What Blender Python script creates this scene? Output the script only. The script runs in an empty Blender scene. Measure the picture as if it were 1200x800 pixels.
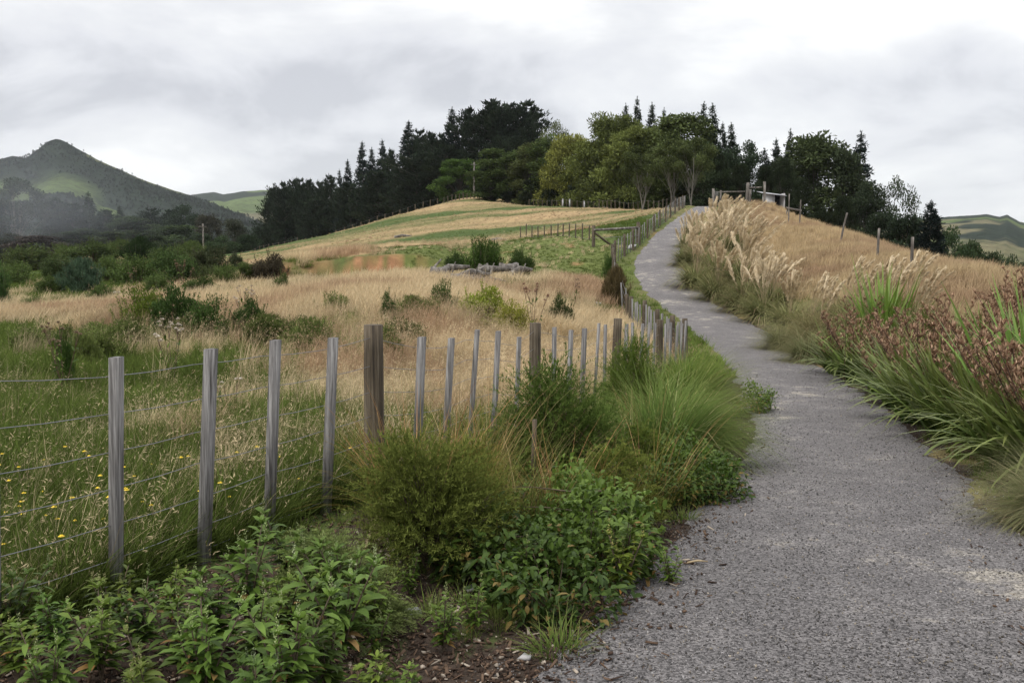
import bpy, math, random
import numpy as np
from mathutils import Vector

R = math.radians
S = bpy.context.scene
C = S.collection
random.seed(7)
RNG = np.random.default_rng(11)

# ------------------------------------------------------------------ camera, sky, sun, exposure
FPX = 1150.0
PITCH = math.atan(110 / FPX)
cam = bpy.data.cameras.new("camera"); cam_o = bpy.data.objects.new("camera", cam); C.objects.link(cam_o)
cam.sensor_width = 36; cam.lens = 36 * FPX / 1200; cam.clip_start = 0.05; cam.clip_end = 30000
cam_o.location = (0, 0, 0); cam_o.rotation_euler = (R(90) - PITCH, 0, 0)
S.camera = cam_o
S.view_settings.view_transform = 'Standard'; S.view_settings.look = 'None'
S.view_settings.gamma = 1; S.view_settings.exposure = 0.47; S.view_settings.use_curve_mapping = False
try:
    S.cycles.max_bounces = 6; S.cycles.diffuse_bounces = 3; S.cycles.glossy_bounces = 2
    S.cycles.transmission_bounces = 3; S.cycles.transparent_max_bounces = 8; S.cycles.volume_bounces = 1
    S.cycles.volume_step_rate = 2.0; S.cycles.volume_max_steps = 64
except Exception:
    pass

SUN_EL, SUN_AZ = R(52), R(-140)     # azimuth from +Y, clockwise seen from above; the light comes from behind, over the left shoulder
W = bpy.data.worlds.new("World"); S.world = W; W.use_nodes = True
wn = W.node_tree.nodes; wl = W.node_tree.links; wn.clear()
def wnode(t, **k):
    n = wn.new(t)
    for a, b in k.items(): setattr(n, a, b)
    return n
out = wnode('ShaderNodeOutputWorld'); bg = wnode('ShaderNodeBackground'); bg.inputs['Strength'].default_value = 0.1
sky = wnode('ShaderNodeTexSky', sky_type='NISHITA', sun_disc=False, sun_elevation=SUN_EL, sun_rotation=SUN_AZ)
tc = wnode('ShaderNodeTexCoord')
sep = wnode('ShaderNodeSeparateXYZ'); wl.new(tc.outputs['Generated'], sep.inputs[0])
zadd = wnode('ShaderNodeMath', operation='MAXIMUM'); wl.new(sep.outputs['Z'], zadd.inputs[0]); zadd.inputs[1].default_value = 0.0
zad2 = wnode('ShaderNodeMath', operation='ADD'); wl.new(zadd.outputs[0], zad2.inputs[0]); zad2.inputs[1].default_value = 0.30
dx = wnode('ShaderNodeMath', operation='DIVIDE'); wl.new(sep.outputs['X'], dx.inputs[0]); wl.new(zad2.outputs[0], dx.inputs[1])
dy = wnode('ShaderNodeMath', operation='DIVIDE'); wl.new(sep.outputs['Y'], dy.inputs[0]); wl.new(zad2.outputs[0], dy.inputs[1])
comb = wnode('ShaderNodeCombineXYZ'); wl.new(dx.outputs[0], comb.inputs[0]); wl.new(dy.outputs[0], comb.inputs[1]); comb.inputs[2].default_value = 3.7
n1 = wnode('ShaderNodeTexNoise'); n1.inputs['Scale'].default_value = 1.7; n1.inputs['Detail'].default_value = 9; n1.inputs['Roughness'].default_value = 0.58; n1.inputs['Distortion'].default_value = 0.35
wl.new(comb.outputs[0], n1.inputs['Vector'])
n2 = wnode('ShaderNodeTexNoise'); n2.inputs['Scale'].default_value = 1.05; n2.inputs['Detail'].default_value = 3
wl.new(comb.outputs[0], n2.inputs['Vector'])
mixn = wnode('ShaderNodeMath', operation='MULTIPLY_ADD'); wl.new(n2.outputs['Fac'], mixn.inputs[0]); mixn.inputs[1].default_value = 0.8
sc1 = wnode('ShaderNodeMath', operation='MULTIPLY'); wl.new(n1.outputs['Fac'], sc1.inputs[0]); sc1.inputs[1].default_value = 0.6; wl.new(sc1.outputs[0], mixn.inputs[2])
ramp = wnode('ShaderNodeValToRGB'); cr = ramp.color_ramp
cr.elements[0].position = 0.59; cr.elements[0].color = (0.44, 0.448, 0.485, 1)
cr.elements[1].position = 0.79; cr.elements[1].color = (0.83, 0.83, 0.83, 1)
e = cr.elements.new(0.66); e.color = (0.60, 0.606, 0.636, 1)
e = cr.elements.new(0.72); e.color = (0.68, 0.685, 0.70, 1)
wl.new(mixn.outputs[0], ramp.inputs[0])
# brighter cloud towards the horizon
hz = wnode('ShaderNodeMapRange'); wl.new(sep.outputs['Z'], hz.inputs['Value']); hz.inputs['From Min'].default_value = 0.0; hz.inputs['From Max'].default_value = 0.26
hz.inputs['To Min'].default_value = 0.35; hz.inputs['To Max'].default_value = 0.0
mh = wnode('ShaderNodeMix', data_type='RGBA'); wl.new(hz.outputs[0], mh.inputs['Factor']); wl.new(ramp.outputs[0], mh.inputs['A']); mh.inputs['B'].default_value = (0.70, 0.715, 0.745, 1)
x10 = wnode('ShaderNodeMix', data_type='RGBA', blend_type='MULTIPLY'); x10.inputs['Factor'].default_value = 1
wl.new(mh.outputs['Result'], x10.inputs['A'])
# an overcast sky is brighter overhead than at the horizon
ov = wnode('ShaderNodeMapRange'); wl.new(sep.outputs['Z'], ov.inputs['Value']); ov.inputs['From Min'].default_value = 0.30; ov.inputs['From Max'].default_value = 0.9; ov.inputs['To Min'].default_value = 10.0; ov.inputs['To Max'].default_value = 19.0
wl.new(ov.outputs[0], x10.inputs['B'])
ms = wnode('ShaderNodeMix', data_type='RGBA'); ms.inputs['Factor'].default_value = 0.94
wl.new(sky.outputs[0], ms.inputs['A']); wl.new(x10.outputs['Result'], ms.inputs['B'])
wl.new(ms.outputs['Result'], bg.inputs['Color']); wl.new(bg.outputs[0], out.inputs['Surface'])

sl = bpy.data.lights.new("sun", 'SUN'); sl.energy = 1.5; sl.angle = R(14); sl.color = (1.0, 0.96, 0.90)
so = bpy.data.objects.new("sun", sl); C.objects.link(so)
sd = Vector((math.sin(SUN_AZ) * math.cos(SUN_EL), math.cos(SUN_AZ) * math.cos(SUN_EL), math.sin(SUN_EL)))
so.rotation_euler = sd.to_track_quat('Z', 'Y').to_euler(); so.location = sd * 60

# ------------------------------------------------------------------ photo pixel -> point at distance Y in front
CP, SP = math.cos(PITCH), math.sin(PITCH)
def pdir(px, py):
    u = (px - 600) / FPX; v = (400 - py) / FPX
    d = np.array([u, CP + v * SP, -SP + v * CP]); return d / d[1]
def pix(px, py, Y):
    return pdir(px, py) * Y

# ------------------------------------------------------------------ noise
def _hash(ix, iy, seed):
    h = (ix.astype(np.int64) * 374761393 + iy.astype(np.int64) * 668265263 + seed * 1442695041) & 0xffffffff
    h = ((h ^ (h >> 13)) * 1274126177) & 0xffffffff
    return ((h ^ (h >> 16)) & 0xffff) / 65535.0
def vnoise(x, y, seed=0):
    x = np.asarray(x, float); y = np.asarray(y, float)
    ix = np.floor(x); iy = np.floor(y); fx = x - ix; fy = y - iy
    fx = fx * fx * (3 - 2 * fx); fy = fy * fy * (3 - 2 * fy)
    a = _hash(ix, iy, seed); b = _hash(ix + 1, iy, seed); c = _hash(ix, iy + 1, seed); d = _hash(ix + 1, iy + 1, seed)
    return (a * (1 - fx) + b * fx) * (1 - fy) + (c * (1 - fx) + d * fx) * fy
def fbm(x, y, seed=0, o=4):
    s = 0; a = 0.5; t = 0
    for k in range(o):
        s = s + a * vnoise(x * 2 ** k, y * 2 ** k, seed + k * 17); t += a; a *= 0.5
    return s / t
def sstep(a, b, x):
    t = np.clip((x - a) / (b - a), 0, 1); return t * t * (3 - 2 * t)

# ------------------------------------------------------------------ terrain
# the path: depth, left edge pixel, right edge pixel, level (eye = 0)
PATH = [(-6, None, None, -1.35), (-2, None, None, -1.45), (1.5, None, None, -1.54), (3.5, 612, 1330, -1.62), (5.0, 735, 1290, -1.76), (7.1, 838, 1190, -1.95), (9.5, 872, 1115, -2.13), (12.5, 886, 1068, -2.32), (18.6, 872, 1002, -2.62),
        (24.3, 848, 948, -2.76), (31.7, 815, 898, -2.72), (38.8, 778, 845, -2.36), (45, 748, 812, -1.75), (52, 741, 797, -0.9),
        (60, 753, 795, 0.0), (70, 773, 801, 1.22), (86, 800, 824, 3.0), (95, 813, 836, 3.9), (110, 824, 846, 4.4), (125, 850, 870, 4.2)]
pl_, pr_, pY_, pZ_ = [], [], [], []
for Y, l, r, z in PATH:
    if l is None:
        xl = 0.02 - (3.5 - Y) * 0.42; xr = xl + 2.3
    else:
        xl = (l - 600) / FPX * Y; xr = (r - 600) / FPX * Y
    pl_.append(xl); pr_.append(xr); pY_.append(Y); pZ_.append(z)
pl_, pr_, pY_, pZ_ = map(np.array, (pl_, pr_, pY_, pZ_))
def pathL(Y): return np.interp(Y, pY_, pl_)
def pathR(Y): return np.interp(Y, pY_, pr_)

FENCE = [(-4.20, -3), (-1.80, 4.4), (-0.98, 6.96), (0.27, 10.8), (1.49, 14.5), (3.92, 22), (3.75, 31), (4.6, 45), (5.3, 52), (7.7, 60), (10.2, 70), (14.2, 86), (17.0, 96)]
FX = np.array([p[0] for p in FENCE]); FY = np.array([p[1] for p in FENCE])
def fenceX(Y): return np.interp(Y, FY, FX)

ctrl = []
def cw(x, y, z): ctrl.append((x, y, z))
def cp_(px, py, Y): p = pix(px, py, Y); ctrl.append((p[0], p[1], p[2]))
for a, b, Y, z in zip(pl_, pr_, pY_, pZ_):
    cw(a, Y, z); cw(b, Y, z)
for x, y, z in ((-1.80, 4.4, -1.66), (-0.98, 6.96, -1.78), (0.27, 10.8, -2.05), (1.49, 14.5, -2.28), (3.92, 22, -2.85), (3.75, 31, -2.68), (4.6, 45, -1.72), (5.3, 52, -1.0), (7.7, 60, 0.16), (10.2, 70, 1.4), (14.2, 86, 3.2)):
    cw(x, y, z)
for t in ((-3, 0, -1.5), (-6, 3, -1.6), (-12, -2, -1.6), (-6, 8, -1.8), (-10, 15, -2.0), (-4, 14, -2.05), (-1, 20, -2.1), (-15, 30, -2.3), (-30, 60, -2.6), (-60, 120, -3.6), (-110, 200, -6.5), (-200, 300, -10),
          (6, 3, -1.75), (10, 6, -1.6), (8.5, 10, -1.95), (6.2, 9.5, -2.05), (12, 14, -1.7), (10, 16, -2.1), (12.5, 22, -1.2), (18, 20, -2.4), (24, 26, -5.5), (22, 40, -4.2), (32, 60, -8), (45, 100, -12), (80, 150, -22), (40, 130, -3), (25, 6, -5), (20, -3, -3.5),
          (60, 60, -18), (120, 260, -32), (60, 240, -12), (20, 200, 2)):
    cw(*t)
for t in ((900, 240, 110), (950, 258, 85), (1000, 277, 65), (1050, 296, 50), (1100, 310, 40), (1150, 322, 32),
          (870, 292, 62), (905, 300, 50), (960, 320, 38), (1010, 345, 29), (1060, 365, 23), (880, 345, 37), (860, 265, 85), (930, 370, 27.5),
          (300, 293, 150), (400, 273, 180), (480, 252, 210), (560, 231, 240), (620, 245, 220), (700, 250, 165), (780, 248, 130),
          (500, 320, 50), (590, 326, 45), (640, 300, 60), (400, 320, 55), (450, 300, 75), (550, 279, 100), (650, 273, 92), (400, 290, 110), (720, 262, 92),
          (500, 388, 22), (600, 362, 30), (660, 345, 36), (680, 325, 45), (330, 340, 42), (200, 322, 80), (60, 318, 90), (250, 303, 130), (60, 303, 180), (180, 298, 240)):
    cp_(*t)
for x, y, z in ((-70, 230, -8), (-40, 265, -5), (-28, 300, 0), (-8, 300, 6), (20, 260, 4), (-60, 330, -12), (0, 380, -6), (60, 340, -20), (-150, 380, -12), (200, 380, -45)):
    cw(x, y, z)
ctrl = np.array(ctrl)
def warp(X, Y):
    d = np.maximum(Y, -6) + 9
    return np.stack([2.5 * X / d, np.log(d)], -1), d
Pc, dc = warp(ctrl[:, 0], ctrl[:, 1])
def tk(r2):
    return 0.5 * r2 * np.log(r2 + 1e-9)
NC = n = len(Pc)
A = np.zeros((n + 3, n + 3))
A[:n, :n] = tk(((Pc[:, None] - Pc[None]) ** 2).sum(-1)) + np.eye(n) * 0.0025
A[:n, n] = 1; A[:n, n + 1:] = Pc; A[n, :n] = 1; A[n + 1:, :n] = Pc.T
bvec = np.zeros(n + 3); bvec[:n] = ctrl[:, 2] / dc
TW = np.linalg.solve(A, bvec)
def tps(X, Y):
    P, d = warp(X, Y); o = np.empty(len(P))
    for i in range(0, len(P), 40000):
        q = P[i:i + 40000]
        o[i:i + 40000] = tk(((q[:, None] - Pc[None]) ** 2).sum(-1)) @ TW[:NC] + TW[NC] + q @ TW[NC + 1:]
    return o * d
# centreline of the path, resampled
_cy = np.linspace(-6, 125, 1400)
_cx = (pathL(_cy) + pathR(_cy)) / 2
_k = np.ones(41) / 41
def _sm(a): return np.convolve(np.pad(a, 20, mode='edge'), _k, 'valid')
_cxs = _sm(_sm(_cx)); _hw = _sm((pathR(_cy) - pathL(_cy)) / 2); _zs = _sm(np.interp(_cy, pY_, pZ_))
def base_h(X, Y):
    X = np.asarray(X, float).ravel(); Y = np.asarray(Y, float).ravel()
    z = tps(X, Y)
    far = sstep(300, 460, Y) ; z = z * (1 - far) + far * (-22 - (Y - 300) * 0.002)
    z = np.where(np.abs(X) > 1.1 * (Y + 12), np.maximum(z, -30), z)
    z = np.maximum(z, -60)
    return z
def path_s(X, Y):
    """signed distance (x direction) outside the path edge; negative inside."""
    return np.abs(X - np.interp(Y, _cy, _cxs)) - np.interp(Y, _cy, _hw)
def H(X, Y):
    X = np.asarray(X, float).ravel(); Y = np.asarray(Y, float).ravel()
    z = base_h(X, Y)
    ps = path_s(X, Y); on = (Y < 125)
    zp = np.interp(Y, _cy, _zs)
    k = np.where(on, 1 - sstep(0.0, 1.6, ps), 0)
    z = z * (1 - k) + zp * k
    rough = np.where(on, sstep(0.1, 1.5, ps), 1)
    z += rough * ((fbm(X * 0.9, Y * 0.9, 3) - 0.5) * 0.16 + (fbm(X * 0.16, Y * 0.16, 5) - 0.5) * np.clip(0.25 + Y * 0.004, 0, 1.0))
    # low clay bank in the middle of the field
    yb = 52 + (X + 8) * 0.25 + (vnoise(X * 0.6, X * 0, 9) - 0.5) * 2.5
    inb = sstep(-16, -12.5, X) * (1 - sstep(-5.5, -2.5, X)) * (1 - sstep(66, 74, Y))
    z += inb * 0.95 * sstep(-0.4, 0.7, Y - yb) - inb * 0.35 * np.exp(-((Y - yb + 1.6) / 1.6) ** 2)
    return z
def h1(x, y): return float(H([x], [y])[0])
_ys = np.concatenate([np.linspace(2.5, 60, 500), np.linspace(60.3, 330, 500)])
def gp(px, py):
    """where the sight line through a photo pixel meets the ground."""
    d = pdir(px, py); z = H(d[0] * _ys, _ys); s = z - d[2] * _ys
    i = np.argmax(s > 0) if (s > 0).any() else len(_ys) - 1
    y = _ys[i]
    if i > 0:
        a, b = s[i - 1], s[i]; y = _ys[i - 1] + (_ys[i] - _ys[i - 1]) * (-a / (b - a + 1e-9)) if b > 0 else y
    return np.array([d[0] * y, y, h1(d[0] * y, y)])

# ------------------------------------------------------------------ mesh building
def mesh_from(name, V, Q=None, T=None, attrs=None, mat=None, smooth=False):
    m = bpy.data.meshes.new(name)
    V = np.asarray(V, np.float32).reshape(-1, 3)
    Q = np.zeros((0, 4), np.int32) if Q is None else np.asarray(Q, np.int32).reshape(-1, 4)
    T = np.zeros((0, 3), np.int32) if T is None else np.asarray(T, np.int32).reshape(-1, 3)
    m.vertices.add(len(V)); m.vertices.foreach_set('co', V.ravel())
    nl = Q.size + T.size; m.loops.add(nl)
    m.loops.foreach_set('vertex_index', np.concatenate([Q.ravel(), T.ravel()]))
    m.polygons.add(len(Q) + len(T))
    st = np.concatenate([np.arange(len(Q)) * 4, Q.size + np.arange(len(T)) * 3]).astype(np.int32)
    m.polygons.foreach_set('loop_start', st)
    if smooth: m.polygons.foreach_set('use_smooth', np.ones(len(Q) + len(T), bool))
    for k, a in (attrs or {}).items():
        a = np.asarray(a, np.float32)
        if a.ndim == 1:
            at = m.attributes.new(k, 'FLOAT', 'POINT'); at.data.foreach_set('value', a)
        else:
            at = m.attributes.new(k, 'FLOAT_COLOR', 'POINT')
            at.data.foreach_set('color', np.concatenate([a, np.ones((len(a), 1), np.float32)], 1).ravel())
    m.update(calc_edges=True); m.validate()
    if mat: m.materials.append(mat)
    return m
class MB:
    def __init__(s): s.V = []; s.Q = []; s.T = []; s.v = []; s.t = []; s.n = 0
    def add(s, V, Q=None, T=None, v=0.5, t=0.5):
        V = np.asarray(V, float).reshape(-1, 3); k = len(V)
        s.V.append(V)
        if Q is not None and len(Q): s.Q.append(np.asarray(Q).reshape(-1, 4) + s.n)
        if T is not None and len(T): s.T.append(np.asarray(T).reshape(-1, 3) + s.n)
        s.v.append(np.broadcast_to(v, (k,)).astype(float)); s.t.append(np.broadcast_to(t, (k,)).astype(float)); s.n += k
    def mesh(s, name, mat, smooth=False):
        if not s.V: s.add([(0, 0, 0), (0.001, 0, 0), (0, 0.001, 0)], T=[(0, 1, 2)])
        return mesh_from(name, np.concatenate(s.V), np.concatenate(s.Q) if s.Q else None, np.concatenate(s.T) if s.T else None,
                         {'v': np.concatenate(s.v), 't': np.concatenate(s.t)}, mat, smooth)
    def obj(s, name, mat, parent=None, smooth=False):
        return link(name, s.mesh(name, mat, smooth), parent)
    # --- shapes
    def box(s, c, size, rz=0, tilt=(0, 0), v=0.5, taper=1.0):
        sx, sy, sz = np.array(size) / 2
        P = np.array([(x * sx * (taper if z > 0 else 1), y * sy * (taper if z > 0 else 1), z * sz) for z in (-1, 1) for y in (-1, 1) for x in (-1, 1)])
        cs, sn = math.cos(rz), math.sin(rz)
        P = np.stack([P[:, 0] * cs - P[:, 1] * sn, P[:, 0] * sn + P[:, 1] * cs, P[:, 2]], 1)
        P[:, 0] += (P[:, 2] + sz) * tilt[0]; P[:, 1] += (P[:, 2] + sz) * tilt[1]; P = P + np.array(c)
        s.add(P, Q=[(0, 2, 3, 1), (4, 5, 7, 6), (0, 1, 5, 4), (2, 6, 7, 3), (0, 4, 6, 2), (1, 3, 7, 5)], v=v)
    def tube(s, pts, rad, k=6, v=0.5, cap=True, rough=0):
        pts = np.asarray(pts, float); m = len(pts); rad = np.broadcast_to(rad, (m,))
        tg = np.gradient(pts, axis=0); tg /= np.linalg.norm(tg, axis=1, keepdims=True) + 1e-9
        ref = np.array([0.13, 0.97, 0.2]) if abs(tg[0][1]) < 0.9 else np.array([1.0, 0, 0])
        a = np.cross(tg, ref); a /= np.linalg.norm(a, axis=1, keepdims=True); b = np.cross(tg, a)
        th = np.arange(k) / k * 2 * math.pi
        rr = rad[:, None] * (1 + (RNG.random((m, k)) - 0.5) * rough)
        P = pts[:, None] + rr[..., None] * (a[:, None] * np.cos(th)[None, :, None] + b[:, None] * np.sin(th)[None, :, None])
        i = np.arange(m - 1)[:, None] * k; j = np.arange(k)[None]; j2 = (j + 1) % k
        Q = np.stack([i + j, i + j2, i + k + j2, i + k + j], -1).reshape(-1, 4)
        V = P.reshape(-1, 3); T = None
        if cap:
            V = np.concatenate([V, pts[-1:]], 0); jj = np.arange(k)
            T = np.stack([(m - 1) * k + jj, (m - 1) * k + (jj + 1) % k, np.full(k, m * k)], 1)
        s.add(V, Q, T, v=v, t=np.concatenate([np.repeat(np.linspace(0, 1, m), k), [1.0] if cap else []]))
    def blades(s, base, az, L, Wd, th0, bend, segs=3, v=None, twist=None, tip=0.08):
        n = len(base); base = np.asarray(base, float)
        L = np.broadcast_to(L, (n,)); Wd = np.broadcast_to(Wd, (n,)); th0 = np.broadcast_to(th0, (n,)); bend = np.broadcast_to(bend, (n,))
        v = RNG.random(n) if v is None else np.broadcast_to(v, (n,))
        hd = np.stack([np.cos(az), np.sin(az), np.zeros(n)], 1)
        sa = az + math.pi / 2 + (RNG.normal(0, 0.5, n) if twist is None else twist)
        sd_ = np.stack([np.cos(sa), np.sin(sa), np.zeros(n)], 1)
        p = base.copy(); rows = []; ts = []
        for i in range(segs + 1):
            t = i / segs; w = Wd * (0.75 + 0.5 * t if t < 0.5 else 1.0) * max(tip, (1 - t ** 2.2))
            rows.append(np.stack([p - sd_ * w[:, None] / 2, p + sd_ * w[:, None] / 2], 1)); ts.append(t)
            th = th0 + bend * (t + 0.5 / segs)
            p = p + (L / segs)[:, None] * (np.sin(th)[:, None] * hd + np.cos(th)[:, None] * np.array([0, 0, 1.0]))
        V = np.stack(rows, 1).reshape(-1, 3)          # n, segs+1, 2
        o = (np.arange(n) * (segs + 1) * 2)[:, None]; r = np.arange(segs)[None] * 2
        Q = np.stack([o + r, o + r + 1, o + r + 3, o + r + 2], -1).reshape(-1, 4)
        s.add(V, Q, v=np.repeat(v, (segs + 1) * 2), t=np.tile(np.repeat(ts, 2), n))
        return p
    def cards(s, pos, d, L, Wd, v=None, droop=0.0, leaf=False, roll=None):
        """leaves: diamond-shaped (or lance-shaped, folded) faces starting at pos and running along d."""
        n = len(pos); pos = np.asarray(pos, float); d = np.asarray(d, float); d = d / (np.linalg.norm(d, axis=1, keepdims=True) + 1e-9)
        L = np.broadcast_to(L, (n,))[:, None]; Wd = np.broadcast_to(Wd, (n,))[:, None]
        v = RNG.random(n) if v is None else np.broadcast_to(v, (n,))
        up = np.array([0, 0, 1.0]) + (RNG.normal(0, 0.35, (n, 3)) if roll is None else RNG.normal(0, roll, (n, 3)))
        sd_ = np.cross(d, up); sd_ /= np.linalg.norm(sd_, axis=1, keepdims=True) + 1e-9
        nm = np.cross(sd_, d)
        if not leaf:
            V = np.stack([pos, pos + d * L * 0.45 + sd_ * Wd / 2, pos + d * L - np.array([0, 0, 1.0]) * droop * L, pos + d * L * 0.45 - sd_ * Wd / 2], 1).reshape(-1, 3)
            Q = np.arange(n * 4).reshape(n, 4)
            s.add(V, Q, v=np.repeat(v, 4), t=np.tile([0, .5, 1, .5], n)); return
        rows = []; ts = []
        prof = [(0.0, 0.0, 0.0), (0.16, 0.55, 0.02), (0.42, 1.0, 0.0), (0.75, 0.7, -0.1), (1.0, 0.0, -0.25)]
        dz = np.array([0, 0, 1.0])
        for x, w, b in prof:
            c = pos + d * L * x + dz * (b * droop * 4) * L
            if w == 0: rows.append(c[:, None]); ts += [x]
            else:
                e_ = nm * Wd * w * 0.14
                rows.append(np.stack([c + sd_ * Wd * w / 2 + e_, c, c - sd_ * Wd * w / 2 + e_], 1)); ts += [x] * 3
        V = np.concatenate(rows, 1); kk = V.shape[1]; V = V.reshape(-1, 3)   # 11 per leaf
        o = (np.arange(n) * kk)[:, None]
        Qt = np.array([(1, 4, 5, 2), (2, 5, 6, 3), (4, 7, 8, 5), (5, 8, 9, 6)]); Tt = np.array([(0, 1, 2), (0, 2, 3), (7, 10, 8), (8, 10, 9)])
        s.add(V, (o[:, :, None] + Qt[None]).reshape(-1, 4), (o[:, :, None] + Tt[None]).reshape(-1, 3), v=np.repeat(v, kk), t=np.tile(ts, n))

def link(name, me, parent=None):
    o = bpy.data.objects.new(name, me); C.objects.link(o)
    if parent is not None: o.parent = parent
    return o
def tag(o, label=None, cat=None, group=None, kind=None):
    if label: o['label'] = label
    if cat: o['category'] = cat
    if group: o['group'] = group
    if kind: o['kind'] = kind
    return o
def empty(name, loc, label=None, cat=None, group=None, rz=0, sc=1.0):
    o = bpy.data.objects.new(name, None); C.objects.link(o); o.empty_display_size = 0.1
    o.location = loc; o.rotation_euler = (0, 0, rz); o.scale = (sc, sc, sc) if not hasattr(sc, '__len__') else sc
    return tag(o, label, cat, group)
def rvec(n):
    d = RNG.normal(size=(n, 3)); return d / np.linalg.norm(d, axis=1, keepdims=True)

# ------------------------------------------------------------------ materials
def newmat(name):
    m = bpy.data.materials.new(name); m.use_nodes = True; t = m.node_tree; t.nodes.clear()
    return m, t.nodes, t.links
def nd(N, t, **k):
    x = N.new(t)
    for a, b in k.items():
        if a in x.inputs.keys() if hasattr(x, 'inputs') else False: x.inputs[a].default_value = b
        else: setattr(x, a, b)
    return x
def rgba(c): return (c[0], c[1], c[2], 1)
def foliage(name, a, b, tip=None, trans=0.3, src='object', rough=0.55, gloss=0.0, noise=0.0, old=None):
    """leaf colour from a to b by leaf; tip = colour at the blade's end; src: object | inst (what tints it)."""
    m, N, L = newmat(name)
    av = nd(N, 'ShaderNodeAttribute', attribute_name='v')
    mx = nd(N, 'ShaderNodeMix', data_type='RGBA'); mx.inputs['A'].default_value = rgba(a); mx.inputs['B'].default_value = rgba(b)
    L.new(av.outputs['Fac'], mx.inputs['Factor']); col = mx.outputs['Result']
    if old:
        lt = nd(N, 'ShaderNodeMath', operation='LESS_THAN'); L.new(av.outputs['Fac'], lt.inputs[0]); lt.inputs[1].default_value = .015
        m0 = nd(N, 'ShaderNodeMix', data_type='RGBA'); L.new(lt.outputs[0], m0.inputs['Factor']); L.new(col, m0.inputs['A']); m0.inputs['B'].default_value = rgba(old); col = m0.outputs['Result']
    if tip:
        at = nd(N, 'ShaderNodeAttribute', attribute_name='t'); pw = nd(N, 'ShaderNodeMath', operation='POWER'); L.new(at.outputs['Fac'], pw.inputs[0]); pw.inputs[1].default_value = 1.6
        m2 = nd(N, 'ShaderNodeMix', data_type='RGBA'); L.new(pw.outputs[0], m2.inputs['Factor']); L.new(col, m2.inputs['A']); m2.inputs['B'].default_value = rgba(tip); col = m2.outputs['Result']
    if noise:
        tx = nd(N, 'ShaderNodeTexCoord'); nz = nd(N, 'ShaderNodeTexNoise'); nz.inputs['Scale'].default_value = noise; L.new(tx.outputs['Object'], nz.inputs['Vector'])
        mr = nd(N, 'ShaderNodeMapRange'); L.new(nz.outputs['Fac'], mr.inputs['Value']); mr.inputs['From Min'].default_value = .3; mr.inputs['From Max'].default_value = .7; mr.inputs['To Min'].default_value = 0.6; mr.inputs['To Max'].default_value = 1.4
        m3 = nd(N, 'ShaderNodeVectorMath', operation='SCALE'); L.new(col, m3.inputs[0]); L.new(mr.outputs[0], m3.inputs['Scale']); col = m3.outputs[0]
    if src == 'object':
        oi = nd(N, 'ShaderNodeObjectInfo'); src_out = oi.outputs['Color']
    else:
        ia = nd(N, 'ShaderNodeAttribute', attribute_name='tint'); ia.attribute_type = 'INSTANCER'; src_out = ia.outputs['Color']
    m4 = nd(N, 'ShaderNodeMix', data_type='RGBA', blend_type='MULTIPLY'); m4.inputs['Factor'].default_value = 1
    L.new(col, m4.inputs['A']); L.new(src_out, m4.inputs['B']); col = m4.outputs['Result']
    if gloss > 0:
        df = nd(N, 'ShaderNodeBsdfPrincipled'); df.inputs['Roughness'].default_value = rough; df.inputs['Specular IOR Level'].default_value = gloss; L.new(col, df.inputs['Base Color'])
    else:
        df = nd(N, 'ShaderNodeBsdfDiffuse'); L.new(col, df.inputs['Color'])
    tr = nd(N, 'ShaderNodeBsdfTranslucent'); L.new(col, tr.inputs['Color'])
    ms_ = nd(N, 'ShaderNodeMixShader'); ms_.inputs[0].default_value = trans; L.new(df.outputs[0], ms_.inputs[1]); L.new(tr.outputs[0], ms_.inputs[2])
    o = nd(N, 'ShaderNodeOutputMaterial'); L.new(ms_.outputs[0], o.inputs['Surface']); return m
def surface(name, cols, scale=8, stretch=(1, 1, 1), rough=0.85, bump=0.3, detail=6, bscale=None, bdist=0.02):
    """noise between a few colours, with bump."""
    m, N, L = newmat(name)
    tx = nd(N, 'ShaderNodeTexCoord'); mp = nd(N, 'ShaderNodeMapping'); mp.inputs['Scale'].default_value = stretch
    oi = nd(N, 'ShaderNodeObjectInfo'); of = nd(N, 'ShaderNodeMath', operation='MULTIPLY'); L.new(oi.outputs['Random'], of.inputs[0]); of.inputs[1].default_value = 37.0
    va = nd(N, 'ShaderNodeVectorMath', operation='ADD'); L.new(tx.outputs['Object'], va.inputs[0]); L.new(of.outputs[0], va.inputs[1]); L.new(va.outputs[0], mp.inputs['Vector'])
    nz = nd(N, 'ShaderNodeTexNoise'); nz.inputs['Scale'].default_value = scale; nz.inputs['Detail'].default_value = detail; nz.inputs['Roughness'].default_value = 0.65; L.new(mp.outputs[0], nz.inputs['Vector'])
    rp = nd(N, 'ShaderNodeValToRGB'); el = rp.color_ramp.elements
    el[0].position = 0.3; el[0].color = rgba(cols[0]); el[1].position = 0.7; el[1].color = rgba(cols[-1])
    for i, c in enumerate(cols[1:-1]): e_ = el.new(0.3 + 0.4 * (i + 1) / (len(cols) - 1)); e_.color = rgba(c)
    L.new(nz.outputs['Fac'], rp.inputs[0])
    b = nd(N, 'ShaderNodeBsdfPrincipled'); b.inputs['Roughness'].default_value = rough; L.new(rp.outputs[0], b.inputs['Base Color'])
    nb = nd(N, 'ShaderNodeTexNoise'); nb.inputs['Scale'].default_value = bscale or scale * 4; nb.inputs['Detail'].default_value = 5; L.new(mp.outputs[0], nb.inputs['Vector'])
    bp = nd(N, 'ShaderNodeBump'); bp.inputs['Strength'].default_value = bump; bp.inputs['Distance'].default_value = bdist; L.new(nb.outputs['Fac'], bp.inputs['Height']); L.new(bp.outputs[0], b.inputs['Normal'])
    o = nd(N, 'ShaderNodeOutputMaterial'); L.new(b.outputs[0], o.inputs['Surface']); return m
M = {}
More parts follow.
